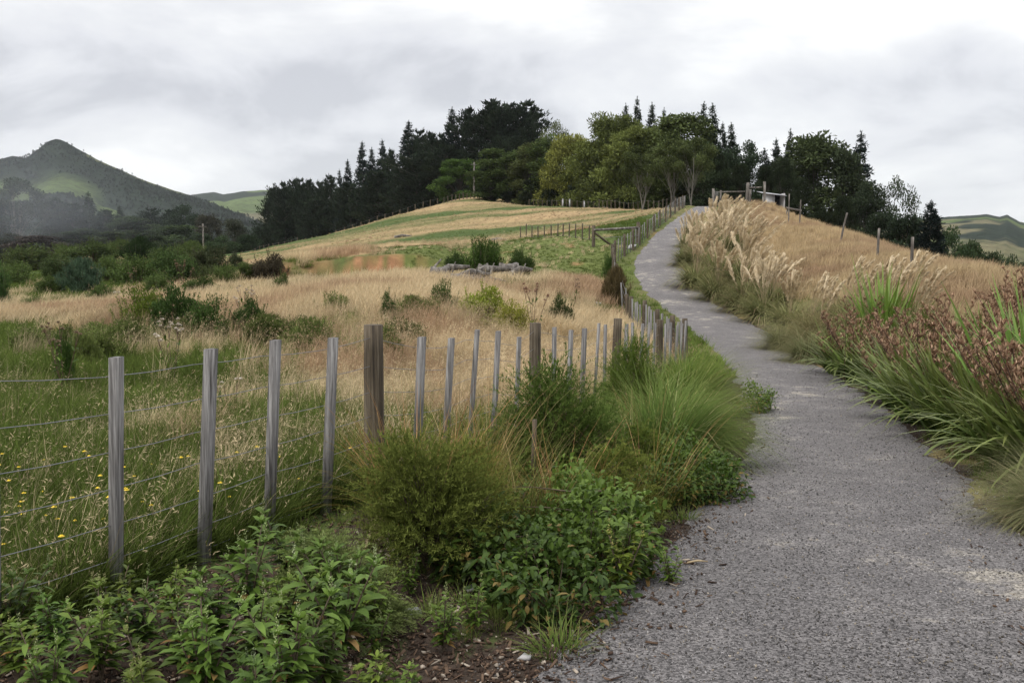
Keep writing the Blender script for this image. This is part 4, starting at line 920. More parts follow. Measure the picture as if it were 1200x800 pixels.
def feather(ns, per, leafL=.030, leafW=.0062, low=.12, droop=.5, flat=1.0):
    """rounded bush of outward feathery sprays, one unit wide and high."""
    lf, st = MB(), MB()
    d0 = rvec(ns); d0[:, 2] = np.abs(d0[:, 2]) * 1.1 - low; d0 /= np.linalg.norm(d0, axis=1, keepdims=True)
    lump = .62 + .62 * vnoise(d0[:, 0] * 3.4 + 5 + d0[:, 2] * 1.5, d0[:, 1] * 3.4 + 9, int(RNG.integers(1, 99))) + np.where(RNG.random(ns) < .12, .25 * RNG.random(ns), 0)
    r0 = (.25 + .62 * RNG.random(ns) ** .55)
    cen = np.array([[0, 0, .30, 1.0], [.22, .05, .22, .62], [-.20, .12, .26, .66], [.02, -.2, .20, .6], [.06, .1, .52, .62]]); cen[:, :3] += RNG.normal(0, .05, (5, 3)); ci = RNG.choice(5, ns, p=[.36, .16, .17, .13, .18]); sc_ = np.array([.42, .42, .50 * flat]); P0 = cen[ci, :3] + d0 * (r0 * lump * cen[ci, 3])[:, None] * sc_; P0[:, 2] = np.abs(P0[:, 2])
    dd = d0 * .9 + rvec(ns) * .45 + [0, 0, .35]; dd /= np.linalg.norm(dd, axis=1, keepdims=True); ll = .12 + .20 * RNG.random(ns)
    t = RNG.random((ns, per)); pos = P0[:, None] + dd[:, None] * (t * ll[:, None])[..., None] - np.array([0, 0, 1.]) * (droop * (t ** 2) * ll[:, None] * .5)[..., None]
    ld = dd[:, None] * .9 + rvec(ns * per).reshape(ns, per, 3) * .75
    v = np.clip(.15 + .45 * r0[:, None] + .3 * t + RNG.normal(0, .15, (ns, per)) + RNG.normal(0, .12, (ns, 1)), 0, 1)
    lf.cards(pos.reshape(-1, 3), ld.reshape(-1, 3), leafL * (.6 + .7 * RNG.random(ns * per)), leafW, v=v.ravel())
    for q in range(0, ns, 9):
        p = P0[q]; st.tube([[0, 0, -.05], p * [.35, .35, .55], p], [.010, .006, .002], 4, cap=False)
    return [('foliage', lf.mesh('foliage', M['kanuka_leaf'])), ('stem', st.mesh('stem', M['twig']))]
WEED = [weed(.50, 7, .13, i) for i in range(4)]; WEEDS = [weed(.38, 7, .085, i) for i in range(2)]
DARKW = [weed(.85, 15, .085, i, 'dark_leaf') for i in range(3)]
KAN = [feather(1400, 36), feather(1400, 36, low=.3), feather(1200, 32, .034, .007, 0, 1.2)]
TOE = [toetoe(2.5, 30), toetoe(2.3, 24), toetoe(1.9, 16)]
FLAX = [flax(220, 1.5, 12, 1.5), flax(210, 1.45, 10, 1.4), flax(230, 1.5, 13, 1.6)]
SEDGE = [fountain(3000, 1.75, .0095, 'sedge', (.0, .7), (.7, 2.5), .26, 7, .35), fountain(2700, 1.5, .0095, 'sedge', (.0, .85), (1.0, 2.3), .2, 7, .2)]
PALE = [fountain(2600, 1.45, .0065, 'toetoe_leaf', (.0, .95), (.8, 2.2), .14, 6, -.1)]
TUSS = [fountain(1300, 1.35, .014, 'toetoe_leaf', (.0, .95), (.8, 2.1), .22, 5, .1) + plumes(11, 1.7, .3, .4, .38, 60), fountain(1300, 1.35, .014, 'toetoe_leaf', (.0, 1.05), (.8, 2.2), .22, 5, 0)]
def leafbush(n_, ncl, leafL, mat):
    lf, st = MB(), MB()
    for c in range(ncl):
        a = RNG.random() * 6.283; r = .44 * math.sqrt(RNG.random()); z = .08 + .62 * RNG.random() * (1 - (r / .5) ** 2 * .7); k = n_ // ncl
        c_ = np.array([math.cos(a) * r, math.sin(a) * r, z]); pos = c_ + rvec(k) * (.19 * RNG.random((k, 1)) ** .45); pos[:, 2] = np.abs(pos[:, 2])
        d = rvec(k) + (pos - [0, 0, .15]) * 1.6 + [0, 0, .25]
        lf.cards(pos, d, leafL * (.55 + .7 * RNG.random(k)), leafL * .42, v=np.clip(.15 + .7 * pos[:, 2] + RNG.normal(0, .22, k), 0, 1), droop=.25, leaf=True, roll=.35)
        st.tube([[0, 0, -.05], c_ * [.5, .5, .5], c_ + [0, 0, .05]], [.008, .006, .003], 4, cap=False)
    return [('leaves', lf.mesh('leaves', M[mat])), ('stem', st.mesh('stem', M['twig']))]
LBUSH = [leafbush(1500, 20, .075, 'dark_leaf'), leafbush(1300, 18, .085, 'dark_leaf'), leafbush(1400, 20, .085, 'weed_leaf')]
BUSH_ = [clumpbush(7000, .07, .020, 26), clumpbush(6500, .06, .024, 22), clumpbush(7000, .12, .013, 24, up=1.6)]

GW = 'broad-leaved weeds growing along the foot of the near fence'
# nearest weeds, lower corner (base pixels)
wl_ = [(20, 800), (70, 775), (120, 800), (165, 770), (215, 800), (255, 770), (290, 740), (300, 795), (335, 760), (370, 720), (400, 775), (345, 700), (430, 745), (385, 820), (60, 850), (180, 860), (300, 860), (430, 850), (240, 835), (130, 745), (10, 760), (470, 845), (340, 840), (200, 730), (405, 735)]
for i, (px, py) in enumerate(wl_):
    p = gp(px, py); s = (.46 + .28 * RNG.random()) * (1.0 if px < 440 else .65) * (1.25 if 270 < px < 420 else 1)
    if p[1] < 3.0: s *= .85
    place('leafy_weed', WEED[i % 4], p, 'broad-leaved green weed with pale seed spikes in the mass before the near battens', 'plant', GW, RNG.random() * 6, s, tuple(np.array([1 + RNG.normal(0, .08), 1, 1 + RNG.normal(0, .1)]) * (.75 + .5 * RNG.random())))
GD = 'glossy green weeds between the fine-leaved bushes and the path'
dk = [(600, 640), (640, 655), (680, 690), (615, 700), (650, 720), (700, 670), (725, 650), (590, 680), (680, 640), (730, 690), (660, 610), (630, 585)]
for i, (px, py) in enumerate(dk):
    p = gp(px, py); b1 = i % 3
    place('leafy_weed', WEED[i % 4] if i % 3 == 0 else LBUSH[i % 3], p, 'glossy leafy weed in the green mass between the bushes and the gravel', 'plant', GD, RNG.random() * 6, .52 + .26 * RNG.random(), tuple(np.array([1, 1, 1]) * (.75 + .5 * RNG.random())))
for i, (px, py) in enumerate([(740, 575), (768, 590), (800, 588), (832, 586), (755, 560), (725, 600), (785, 572), (620, 560), (700, 600), (815, 572)]):
    p = gp(px, py); place('leafy_shrub', LBUSH[i % 2], p, 'dark glossy shrub under the drooping sedge at the edge of the gravel', 'shrub', 'dark glossy shrubs beneath the sedge mound', RNG.random() * 6, .55 + .22 * RNG.random(), tuple(np.array([.9, .9, .8]) * (.8 + .5 * RNG.random())))
place('leafy_shrub', LBUSH[2], gp(884, 483), 'small leafy shrub sticking out onto the gravel below the corner of the fence', 'shrub', None, 1, .62, (1.2, 1.2, 1.2))
place('leafy_shrub', WEEDS[0], gp(785, 690), 'tiny weed seedling standing alone on the gravel', 'plant', None, 1, .55, (1.1, 1.1, 1.0))
place('leafy_weed', WEEDS[1], gp(730, 700), 'low weed with reddish stems at the gravel edge below the leafy mass', 'plant', None, 2, .9, (1.2, 1.0, .8))
for i, (px, py) in enumerate([(560, 600), (590, 615), (500, 640), (470, 660), (540, 640), (480, 700), (430, 700), (520, 765), (555, 745), (440, 770)]):
    place('small_herb', WEEDS[i % 2], gp(px, py), 'small green herb sprouting from the brown mulch', 'plant', 'small herbs in the mulch below the fine-leaved bush', RNG.random() * 6, .5 + .3 * RNG.random(), (1, 1, 1))
# grass tufts on the mulch
GT = [fountain(160, .24, .006, 'sedge', (.0, .9), (.3, 1.5), .10, 4)]
GTALL = [('leaves', fountain(110, .75, .006, 'sedge', (.0, .5), (.3, 1.6), .12, 5)[0][1]), ('dry_stems', fountain(24, .95, .004, 'dead_blade', (.0, .5), (.1, 1.0), .12, 4)[0][1])]
for px, py, sc, lb in ((655, 765, 1.0, 'bright grass tuft at the edge of the gravel below the leafy mass'), (800, 610, .8, 'grass tuft beside pale wood chips at the gravel edge'), (470, 600, 1.3, 'grass tuft behind the split dead stick'), (415, 590, 1.6, 'long grass tuft against the foot of the round post')):
    place('grass_tuft', GT[0], gp(px, py), lb, 'grass tuft', None, RNG.random() * 6, sc, (.9, 1, .8))
for i in range(26):
    px, py = 430 + 330 * RNG.random(), 520 + 150 * RNG.random(); p = gp(px, py)
    if p[0] < fenceX(p[1]) + .15 or path_s(p[0:1], p[1:2])[0] < .35: continue
    place('grass_tuft', GTALL, p, 'rank grass tangled through the bushes between the fence and the path', 'grass tuft', 'rank grass tangled through the bushes by the fence', RNG.random() * 6, .8 + .5 * RNG.random(), (.8 + .5 * RNG.random(), .9, .7))
# fine-leaved bushes
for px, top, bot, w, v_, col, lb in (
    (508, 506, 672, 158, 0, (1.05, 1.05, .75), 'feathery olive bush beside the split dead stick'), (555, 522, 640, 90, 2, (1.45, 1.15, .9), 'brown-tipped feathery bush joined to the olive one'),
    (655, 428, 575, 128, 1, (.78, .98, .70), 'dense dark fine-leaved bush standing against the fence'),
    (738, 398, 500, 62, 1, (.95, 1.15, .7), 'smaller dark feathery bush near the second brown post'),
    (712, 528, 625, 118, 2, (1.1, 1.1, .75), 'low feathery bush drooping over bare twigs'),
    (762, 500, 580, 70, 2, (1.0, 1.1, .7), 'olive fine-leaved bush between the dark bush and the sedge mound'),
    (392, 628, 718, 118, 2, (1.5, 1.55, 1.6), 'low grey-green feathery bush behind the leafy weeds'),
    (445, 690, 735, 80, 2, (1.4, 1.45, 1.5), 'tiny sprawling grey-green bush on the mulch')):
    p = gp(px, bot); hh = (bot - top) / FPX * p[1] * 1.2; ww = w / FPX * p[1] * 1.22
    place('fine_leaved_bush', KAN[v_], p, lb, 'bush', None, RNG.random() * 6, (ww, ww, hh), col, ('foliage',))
# sedge mound by the path
for px, py, v_, sc, col, lb in ((778, 545, 0, .76, (1, 1, 1), 'large drooping sedge mound, middle of the three by the path'), (794, 518, 1, .78, (1.05, 1, .9), 'sedge mound spilling towards the gravel'), (758, 500, 1, .78, (.95, 1.05, 1), 'sedge mound tucked behind the feathery bush'), (806, 480, 0, .74, (1.1, 1.05, .9), 'sedge mound below the corner post of the fence'), (800, 450, 1, .7, (.9, 1, .8), 'small sedge mound at the foot of the corner post')):
    place('sedge_mound', SEDGE[v_], gp(px, py), lb, 'sedge', 'sedges drooping beside the path', RNG.normal(0, .3), sc, tuple(np.array(col) * [.9, 1.12, .85]))
# right side
fl_ = [(1150, 530), (1190, 552), (1070, 495), (968, 440), (1172, 535), (1215, 570), (1035, 475), (1108, 512), (985, 448), (1020, 462), (1055, 478), (1090, 497), (1125, 515), (1160, 528), (1195, 545), (1050, 440), (1100, 460), (1150, 478), (1200, 500), (1245, 560), (1010, 425), (1080, 425), (1135, 440), (1185, 455), (1240, 500), (1270, 470)]
GF = 'flax bushes with rust-red seed stalks lining the path'
for i, (px, py) in enumerate(fl_):
    p = gp(px + 16, py); place('flax_bush', FLAX[i % 3], p, 'flax bush with arching sword leaves and rust-red seed stalks in the row beside the path', 'flax', GF, RNG.random() * 6, .78 + .2 * RNG.random(), tuple(np.array([1, 1, 1]) * (.8 + .4 * RNG.random())), ('leaves',))
place('flax_bush', FLAX[0][:1], gp(1030, 425), 'upright bright green flax bush rising above the seed stalks', 'flax', None, .5, (1.0, 1.0, 1.6), (1.0, 1.25, .8))
place('flax_bush', FLAX[1][:1], gp(1215, 530), 'blue-green flax with long upright leaves at the end of the row', 'flax', None, .5, (.9, .9, 1.5), (1.0, 1.3, 1.0))
for px, py, sc, lb in ((1240, 620, .58, 'pale fine sedge drooping over the verge in front of the flax'), (1285, 620, .62, 'pale fine sedge, the nearest to the camera beside the path'), (945, 425, .9, 'pale tussock where the flax row begins'), (915, 410, .9, 'pale tussock before the dark green plume grass')):
    place('sedge_mound', PALE[0], gp(px, py), lb, 'sedge', None, RNG.random() * 6, sc, (.95, 1.0, .95))
GTT = 'plume grasses in the bank beside the climbing path'
tt_ = [(815, 338, 0, .9), (840, 352, 1, .9), (868, 365, 2, .9), (895, 375, 1, .8), (822, 315, 1, 1.05), (845, 325, 0, 1.1), (870, 340, 0, 1.0), (835, 295, 0, 1.1), (855, 300, 1, 1.15), (842, 280, 0, .85), (864, 280, 1, .85), (850, 262, 1, .62), (868, 265, 0, .7), (803, 312, 1, .75), (806, 290, 1, .7), (811, 275, 2, .75), (880, 355, 2, 1.0), (905, 362, 2, .9), (925, 385, 2, .8), (812, 300, 2, .8)]
for i, (px, py, v_, sc) in enumerate(tt_):
    p = gp(px, py); place('plume_tussock', TOE[v_], p, 'tall plume grass with straw-coloured seed heads leaning downwind on the bank', 'plume grass', GTT, RNG.normal(0, .75), sc * 1.2, tuple(np.array([.95, 1, .85]) * (.8 + .4 * RNG.random())), ('leaves',))
GTU = 'shorter seeding tussocks above the flax row'
for i, (px, py) in enumerate([(950, 392), (975, 398), (1000, 400), (1035, 402), (1070, 408), (1105, 418), (960, 410), (1150, 425), (990, 380), (1020, 385), (1060, 388)]):
    p = gp(px, py); place('tussock', TUSS[i % 2] if i % 3 else TUSS[0], p, 'green and tan tussock with short feathery seed heads above the flax', 'tussock', GTU, RNG.normal(0, .4), .95 + .2 * RNG.random(), (1, .95, .85), ('leaves',))
for i, (px, py) in enumerate([(1190, 415), (1165, 400), (1200, 395)]):
    p = gp(px, py); place('dock_stalk', FLAX[i % 3][1:], p, ('tall brown seed stalk standing beyond the flax near the valley', 'tall seed stalks behind the blue-green flax', 'seed stalks against the dark valley trees')[i], 'seed stalk', None, i, .85)

# ------------------------------------------------------------------ field bushes, thistles, stumps
BG = None
for px, top, bot, w, v_, col, lb in (
    (37, 288, 318, 66, 0, (.09, .12, .045), 'wide pale green bush at the foot of the smoke'),
    (110, 283, 312, 62, 1, (.08, .11, .04), 'rounded green bush beside the darkest field bush'),
    (162, 281, 308, 40, 2, (.03, .05, .02), 'darkest spiky bush in the scrub before the valley trees'),
    (200, 290, 318, 55, 0, (.085, .12, .04), 'mid green bush just past the dark spiky one'),
    (97, 313, 345, 52, 2, (.07, .11, .065), 'blue-green spiky bush alone in the pale grass'),
    (158, 302, 334, 60, 0, (.09, .13, .04), 'bright green bush in front of the dark spiky one'),
    (206, 300, 335, 62, 1, (.075, .115, .04), 'green bush at the front of the scrub, next to the brown ones'),
    (250, 292, 318, 55, 0, (.06, .07, .035), 'brownish twiggy bush near the valley fence'),
    (277, 298, 315, 16, 1, (.05, .06, .03), 'very small dark bush by the valley fence'),
    (316, 304, 332, 42, 1, (.07, .06, .04), 'sparse brown bush below the clay bank'),
    (-8, 318, 362, 40, 2, (.07, .12, .04), 'spiky green bush cut by the frame above the nearest tan grass'),
    (70, 302, 325, 45, 0, (.08, .11, .045), 'pale bush between the blue-green and wide ones'),
    (240, 318, 334, 44, 0, (.08, .10, .04), 'low bush under the brownish twiggy one'),
    (565, 286, 322, 50, 0, (.06, .10, .025), 'leafy bush directly behind the stumps'),
    (611, 300, 326, 32, 1, (.055, .085, .025), 'small bush beside the tallest stump'),
    (533, 304, 320, 26, 1, (.05, .08, .025), 'low bush at the end of the clay bank'),
    (720, 326, 358, 34, 2, (.11, .085, .04), 'brown reedy clump at the bend of the fence'),
    (712, 305, 325, 16, 0, (.07, .12, .03), 'little green bush against the path-side fence'),
    (600, 370, 394, 44, 0, (.27, .28, .05), 'bright yellow-green bush just behind the battens'),
    (566, 350, 382, 56, 1, (.24, .28, .05), 'yellow-green leafy bush in the tan grass behind the fence'),
    (520, 345, 372, 34, 0, (.08, .12, .035), 'green bush half sunk in the tan grass'),
    (456, 358, 384, 20, 1, (.06, .10, .03), 'single small dark bush in the tan grass'),
    (655, 362, 392, 34, 1, (.06, .08, .03), 'dark bush beside the dead brown stalks'),
    (165, 352, 392, 60, 0, (.12, .16, .03), 'yellowish leafy clump with pale thistle heads'),
    (205, 350, 394, 55, 1, (.06, .10, .03), 'darker leafy clump joined to the yellowish one'),
    (250, 366, 402, 55, 0, (.065, .11, .03), 'leafy dark green clump above the second batten'),
    (292, 366, 400, 40, 1, (.06, .10, .03), 'leafy clump just above the third batten'),
    (75, 418, 458, 26, 0, (.07, .12, .03), 'small green clump around the brown thistle'),
    (330, 330, 350, 20, 1, (.09, .12, .04), 'thin bush in the grass between clay bank and battens')):
    p = gp(px, bot); hh = (bot - top) / FPX * p[1] * 1.15 + (.4 if p[1] < 60 else .2); ww = w / FPX * p[1] / 1.1
    place('field_bush', BUSH_[v_], p, lb, 'bush', BG, RNG.random() * 6, (ww, ww, hh), col, ('foliage',))
for i, (px, bot, w, hpx) in enumerate(((20, 332, 50, 22), (60, 345, 40, 20), (130, 330, 46, 24), (185, 345, 40, 22), (235, 345, 46, 20), (5, 305, 50, 20), (75, 306, 44, 18), (140, 300, 44, 18), (225, 304, 40, 18), (265, 330, 36, 18), (290, 322, 30, 14), (120, 355, 36, 18), (40, 365, 34, 16), (180, 300, 40, 16), (320, 352, 26, 14), (215, 362, 30, 14))):
    p = gp(px, bot); hh = hpx / FPX * p[1] * 1.3; ww = w / FPX * p[1] * .8
    place('scrub_bush', BUSH_[i % 3], p, 'low green scrub bush in the rough grass towards the valley', 'bush', 'low scrub bushes in the rough grass towards the valley', RNG.random() * 6, (ww, ww, hh), tuple(np.array((.10, .14, .045)) * (.7 + .6 * RNG.random())), ('foliage',))
for i in range(22):
    px, bot = 10 + 500 * RNG.random(), 372 + 60 * RNG.random(); p = gp(px, bot); ww = .5 + .5 * RNG.random()
    place('weed_clump', BUSH_[i % 3], p, 'ragged green weed clump rising out of the straw-coloured grass behind the battens', 'weed', 'ragged green weeds in the straw-coloured grass behind the battens', RNG.random() * 6, (ww, ww, .5 + .35 * RNG.random()), tuple(np.array((.12, .15, .045)) * (.6 + .7 * RNG.random())), ('foliage',))
def thistle(nst, hh, heads):
    st, lf = MB(), MB(); hds = []
    for s in range(nst):
        a = RNG.random() * 6.283; t = np.linspace(0, 1, 5); ln = .1 + .3 * RNG.random(); H_ = hh * (.7 + .35 * RNG.random()); pts = np.stack([math.cos(a) * ln * H_ * t, math.sin(a) * ln * H_ * t, H_ * t], 1); st.tube(pts, np.linspace(.005, .003, 5), 4)
        for q in range(heads):
            c_ = pts[-1] - [0, 0, .02] + rvec(1)[0] * [.07, .07, .06]; st.tube([pts[3], c_], [.003, .002], 3, cap=False); d = rvec(34); d[:, 2] = np.abs(d[:, 2]); hd = MB(); hds.append(hd); hd.cards(np.repeat(c_[None], 34, 0), d, .042, .016)
        k = 9; tt = RNG.random(k) * .8; pos = np.stack([np.interp(tt, t, pts[:, i]) for i in range(3)], 1); lf.cards(pos, rvec(k) + [0, 0, .2], .12, .03, leaf=True)
    return [('stem', st.mesh('stem', M['stalk'])), *[('seed_head', q_.mesh('seed_head', M['thistle_head'])) for q_ in hds], ('leaves', lf.mesh('leaves', M['weed_leaf']))]
TH = [thistle(5, 1.0, 3), thistle(3, .95, 2)]
for px, py, v_, sc, col, lb in ((75, 462, 0, .95, (.45, .38, .30), 'brown-headed thistle in the small green clump'), (203, 452, 0, .95, (1, 1, 1), 'thistle with fluffy white heads beside the second batten top'), (290, 395, 0, 1.1, (.9, .85, .8), 'thistle with pale heads above the leafy clumps'), (272, 500, 1, .65, (1, 1, 1), 'single pale thistle between the second and third battens'), (150, 392, 1, 1.2, (1, 1, .95), 'pale thistle at the edge of the yellowish clump'), (160, 350, 1, 1.5, (.4, .33, .26), 'dead brown thistle before the green bushes'), (215, 350, 0, 1.6, (.4, .33, .26), 'wide dead brown thistle at the edge of the scrub'), (625, 398, 0, 1.3, (.6, .45, .38), 'cluster of dead brown stalks behind the battens'), (672, 370, 1, 1.4, (.5, .4, .34), 'dead stalks before the green paddock')):
    place('thistle', TH[v_], gp(px, py), lb, 'thistle', None, RNG.random() * 6, sc, col, ('seed_head',))
def stump(Rr, Hh, jag):
    a = np.arange(26) / 26 * 6.283; rows = []
    for t in np.linspace(0, 1, 8):
        r = Rr * (1.25 - .55 * t ** .6) * (1 + .22 * np.sin(a * 5 + 1) * (1 - t) + .10 * np.sin(a * 3 + 2) + RNG.normal(0, .05, 26)); z = Hh * t * (1 + jag * (np.sin(a * 2 + .5) * .5 + np.sin(a * 5) * .2) * t); rows.append(np.stack([np.cos(a) * r, np.sin(a) * r, z - .08], 1))
    V_ = np.concatenate(rows + [np.array([[0, 0, Hh * .82]])]); i = np.arange(7)[:, None] * 26; j = np.arange(26)[None]; j2 = (j + 1) % 26
    mb = MB(); mb.add(V_, Q=np.stack([i + j, i + j2, i + 26 + j2, i + 26 + j], -1).reshape(-1, 4), T=[(7 * 26 + q, 7 * 26 + (q + 1) % 26, 8 * 26) for q in range(26)])
    for q in range(4): b1 = RNG.random() * 6.28; mb.tube([[math.cos(b1) * Rr * .9, math.sin(b1) * Rr * .9, .15], [math.cos(b1) * Rr * 1.7, math.sin(b1) * Rr * 1.7, .02], [math.cos(b1 + .3) * Rr * 2.4, math.sin(b1 + .3) * Rr * 2.4, -.1]], [.09, .06, .03], 6, rough=.2)
    return mb
for px, py, r, hh, jg, lb, mt in ((515, 332, .42, .72, .25, 'grey stump with a bleached white top before the clay bank', 'old_wood'), (546, 335, .62, .42, .6, 'broad broken stump of splintered grey roots', 'old_wood'), (595, 330, .45, .85, .35, 'tallest dark stump beside the leafy bush', 'old_wood'), (566, 325, .25, .55, .9, 'narrow splintered stump in front of the leafy bush', 'old_wood')):
    o = stump(r * 1.3, hh * .82, jg * .45).obj('tree_stump', M[mt]); o.location = gp(px, py); o.location.z += .18; tag(o, lb, 'stump')
for q, (px, py, L_, dz, lb) in enumerate(((530, 331, 1.5, .35, 'splintered grey root lying between the first two stumps'), (575, 333, 1.7, .3, 'pale split log in the rubble before the tallest stump'), (556, 336, 1.2, .15, 'short weathered log lowest in the rubble'), (612, 331, .9, .25, 'broken root end beside the tallest stump'))):
    k = MB(); k.tube([[-L_ / 2, 0, .25], [-L_ * .1, .1, .38 + dz * .4], [L_ / 2, .05, .2 + dz]], [.14, .17, .07], 8, rough=.3); k.tube([[0, 0, .3], [.15, -.1, .6 + dz * .5]], [.06, .02], 5, rough=.2)
    o = k.obj('broken_log', M['old_wood']); o.location = gp(px, py); o.location.z += .12; tag(o, lb, 'log')
k = MB(); k.tube([[0, 0, 0], [.35, .1, .45], [.75, .1, .9]], [.07, .06, .04], 7, rough=.15); o = k.obj('dead_branch', M['old_wood']); o.location = gp(497, 328); tag(o, 'dead branch leaning against the white-topped stump', 'branch')
k = MB(); k.tube([[0, 0, .1], [.9, .1, .28], [2.0, 0, .2]], [.16, .18, .12], 8, rough=.15); o = k.obj('fallen_log', M['old_wood']); o.location = gp(462, 279); tag(o, 'small dark fallen log on the pasture before the pines', 'log')
k = MB(); k.tube([[0, 0, .1], [.9, .1, .22], [1.6, 0, .12]], [.13, .15, .1], 8, rough=.15); o = k.obj('fallen_log', M['old_wood']); o.location = gp(572, 283); tag(o, 'grey log lying on the pasture above the stumps', 'log')
# split dead stick near the round post
k = MB()
for i in range(4): k.tube([[-.02 + i * .012, i * .01, -.02], [.06 + i * .012, 0, .18], [.13 + i * .02, i * .02, .40 + .04 * i]], [.011, .009, .003], 5, rough=.3)
for i in range(6): d = rvec(1)[0] * .09; k.tube([[.03, 0, .08 + i * .02], np.array([.03, 0, .06 + i * .02]) + d], [.006, .003], 4)
o = k.obj('dead_stick', M['straw']); o.location = gp(430, 645); tag(o, 'split dry stick propped against the feathery olive bush', 'stick')
for i, (px, py, z, lb) in enumerate(((640, 588, .35, 'bare grey twig poking out above the glossy weeds'), (655, 600, .28, 'bare grey twig, lower of the pair above the glossy weeds'), (585, 612, .18, 'pale broken twig beneath the olive bush'))):
    p = gp(px + 20, py + 60); k = MB(); k.tube([[.25, .1, z], [.05, 0, z + .02], [-.18, -.05, z + .06], [-.3, 0, z + .05]], [.005, .005, .0035, .0015], 5, rough=.3); o = k.obj('bare_twig', M['twig']); o.location = p; tag(o, lb, 'twig')
# stakes, stones, chips
k = MB(); k.tube([[0, 0, -.1], [0, 0, .3], [.01, 0, .62]], .017, 7, rough=.1); o = k.obj('plant_stake', M['post']); o.location = gp(625, 590) ; tag(o, 'thin wooden stake under the dense dark bush', 'stake')
for px, py, s, mt, lb in ((481, 722, .055, 'stone', 'dark grey stone on the mulch below the olive bush'), (552, 692, .045, 'concrete', 'pale stone half hidden under the weeds'), (614, 772, .035, 'concrete', 'small white stone at the corner of the mulch and gravel'), (700, 358, .2, 'concrete', 'pale rocks spilled below the fence at the path bend'), (792, 262, .4, 'concrete', 'pale rock on the verge beside the clay patch')):
    mb = MB(); pebble(mb); V_ = mb.V[0]; mb.V[0] = V_ * s * 2; o = mb.obj('stone', M[mt]); p = gp(px, py) if py > 300 else gp(742, 292); o.location = p + np.array([0, 0, s * .3]); tag(o, lb, 'stone')
k = MB()
k.tube([[0, 0, .03], [.06, .02, .035], [.12, .02, .03]], [.006, .007, .003], 5); o = k.obj('fallen_leaf', M['straw']); o.location = gp(805, 667); o.location.z += .01; tag(o, 'curled pale dead leaf lying on the gravel', 'leaf')
# yellow flowers in the grass
def flower():
    st, hd = MB(), MB(); st.tube([[0, 0, 0], [.01, 0, .15], [.0, .01, .30]], .0014, 4, cap=False); a = np.arange(12) / 12 * 6.283
    d = np.stack([np.cos(a), np.sin(a), np.full(12, .18)], 1); hd.cards(np.repeat([[0, .01, .30]], 12, 0), d, .0165, .009, roll=.05); hd.cards(np.repeat([[0, .01, .303]], 8, 0), d[:8] + [0, 0, .5], .010, .007)
    return [('stem', st.mesh('stem', M['weed_leaf'])), ('flower_head', hd.mesh('flower_head', M['petal']))]
FL = flower()
cnt = 0
while cnt < 70:
    Y = 3.5 + 3.6 * RNG.random(); X = fx(Y) - .15 - RNG.random() * (1.6 + .30 * Y)
    if abs((X / Y) * FPX + 600 - 180) > 300: continue
    place('yellow_flower', FL, (X, Y, h1(X, Y)), 'small yellow flower on a thin stem in the grass behind the near fence', 'flower', 'yellow flowers scattered in the grass behind the near fence', RNG.random() * 6, .75 + .45 * RNG.random()); cnt += 1

# ------------------------------------------------------------------ trees (unit height, scaled when placed)
def broad(n_=9000, ncl=34, w=.36, c0=.25, leaf=(.024, .016), trunk_r=.022, seed=0, fork=1, density=1.0, bark='bark', top=.98, narrow=1.0):
    lf, tr = MB(), MB()
    hs = []
    for f_ in range(fork):
        a = RNG.random() * 6.283; sp_ = 0 if fork == 1 else .10
        t = np.linspace(0, 1, 8); pts = np.stack([math.cos(a) * sp_ * t + .015 * np.sin(t * 5 + f_), math.sin(a) * sp_ * t, t * (.62 + .15 * RNG.random()) - .02], 1); tr.tube(pts, np.linspace(trunk_r / math.sqrt(fork), trunk_r * .35, 8), 7, rough=.1); hs.append(pts)
    for c in range(ncl):
        pts = hs[c % fork]; u = RNG.random(); z = c0 + (top - c0) * (.02 + .93 * u ** .9)
        q_ = (z - c0) / (top - c0); env = w * min(1, .72 + q_ * .9) * (1 - min(1, q_) ** 3.2) ** .6 * narrow
        a = RNG.random() * 6.283; r = env * math.sqrt(RNG.random()) * .92; cr_ = (.055 + .075 * RNG.random()) * (.6 + w)
        c_ = np.array([math.cos(a) * r, math.sin(a) * r, min(z, top - cr_ * .6)])
        k = int(n_ / ncl * (cr_ / .08) ** 1.3 * density); k = max(k, 20)
        dd = rvec(k); rr = RNG.random((k, 1)) ** .45; pos = c_ + dd * rr * cr_ * [1.15, 1.15, .8]
        d = rvec(k) * .8 + dd * .8 + [0, 0, .15]
        lf.cards(pos - d * .01, d, leaf[0] * (.6 + .8 * RNG.random(k)), leaf[1], v=np.clip(.5 + RNG.normal(0, .16, k) + RNG.normal(0, .17) + .12 * dd[:, 2], 0, 1))
        t0 = min(.9, max(.25, (z - .25) * .9)); b0 = np.array([np.interp(t0, np.linspace(0, 1, 8), pts[:, i]) for i in range(3)]); mid = (b0 + c_) / 2 + [0, 0, .02]
        tr.tube([b0, mid, c_], [trunk_r * .22, trunk_r * .14, trunk_r * .05], 4, cap=False)
    return [('trunk', tr.mesh('trunk', M[bark])), ('crown', lf.mesh('crown', M['tree_leaf']))]
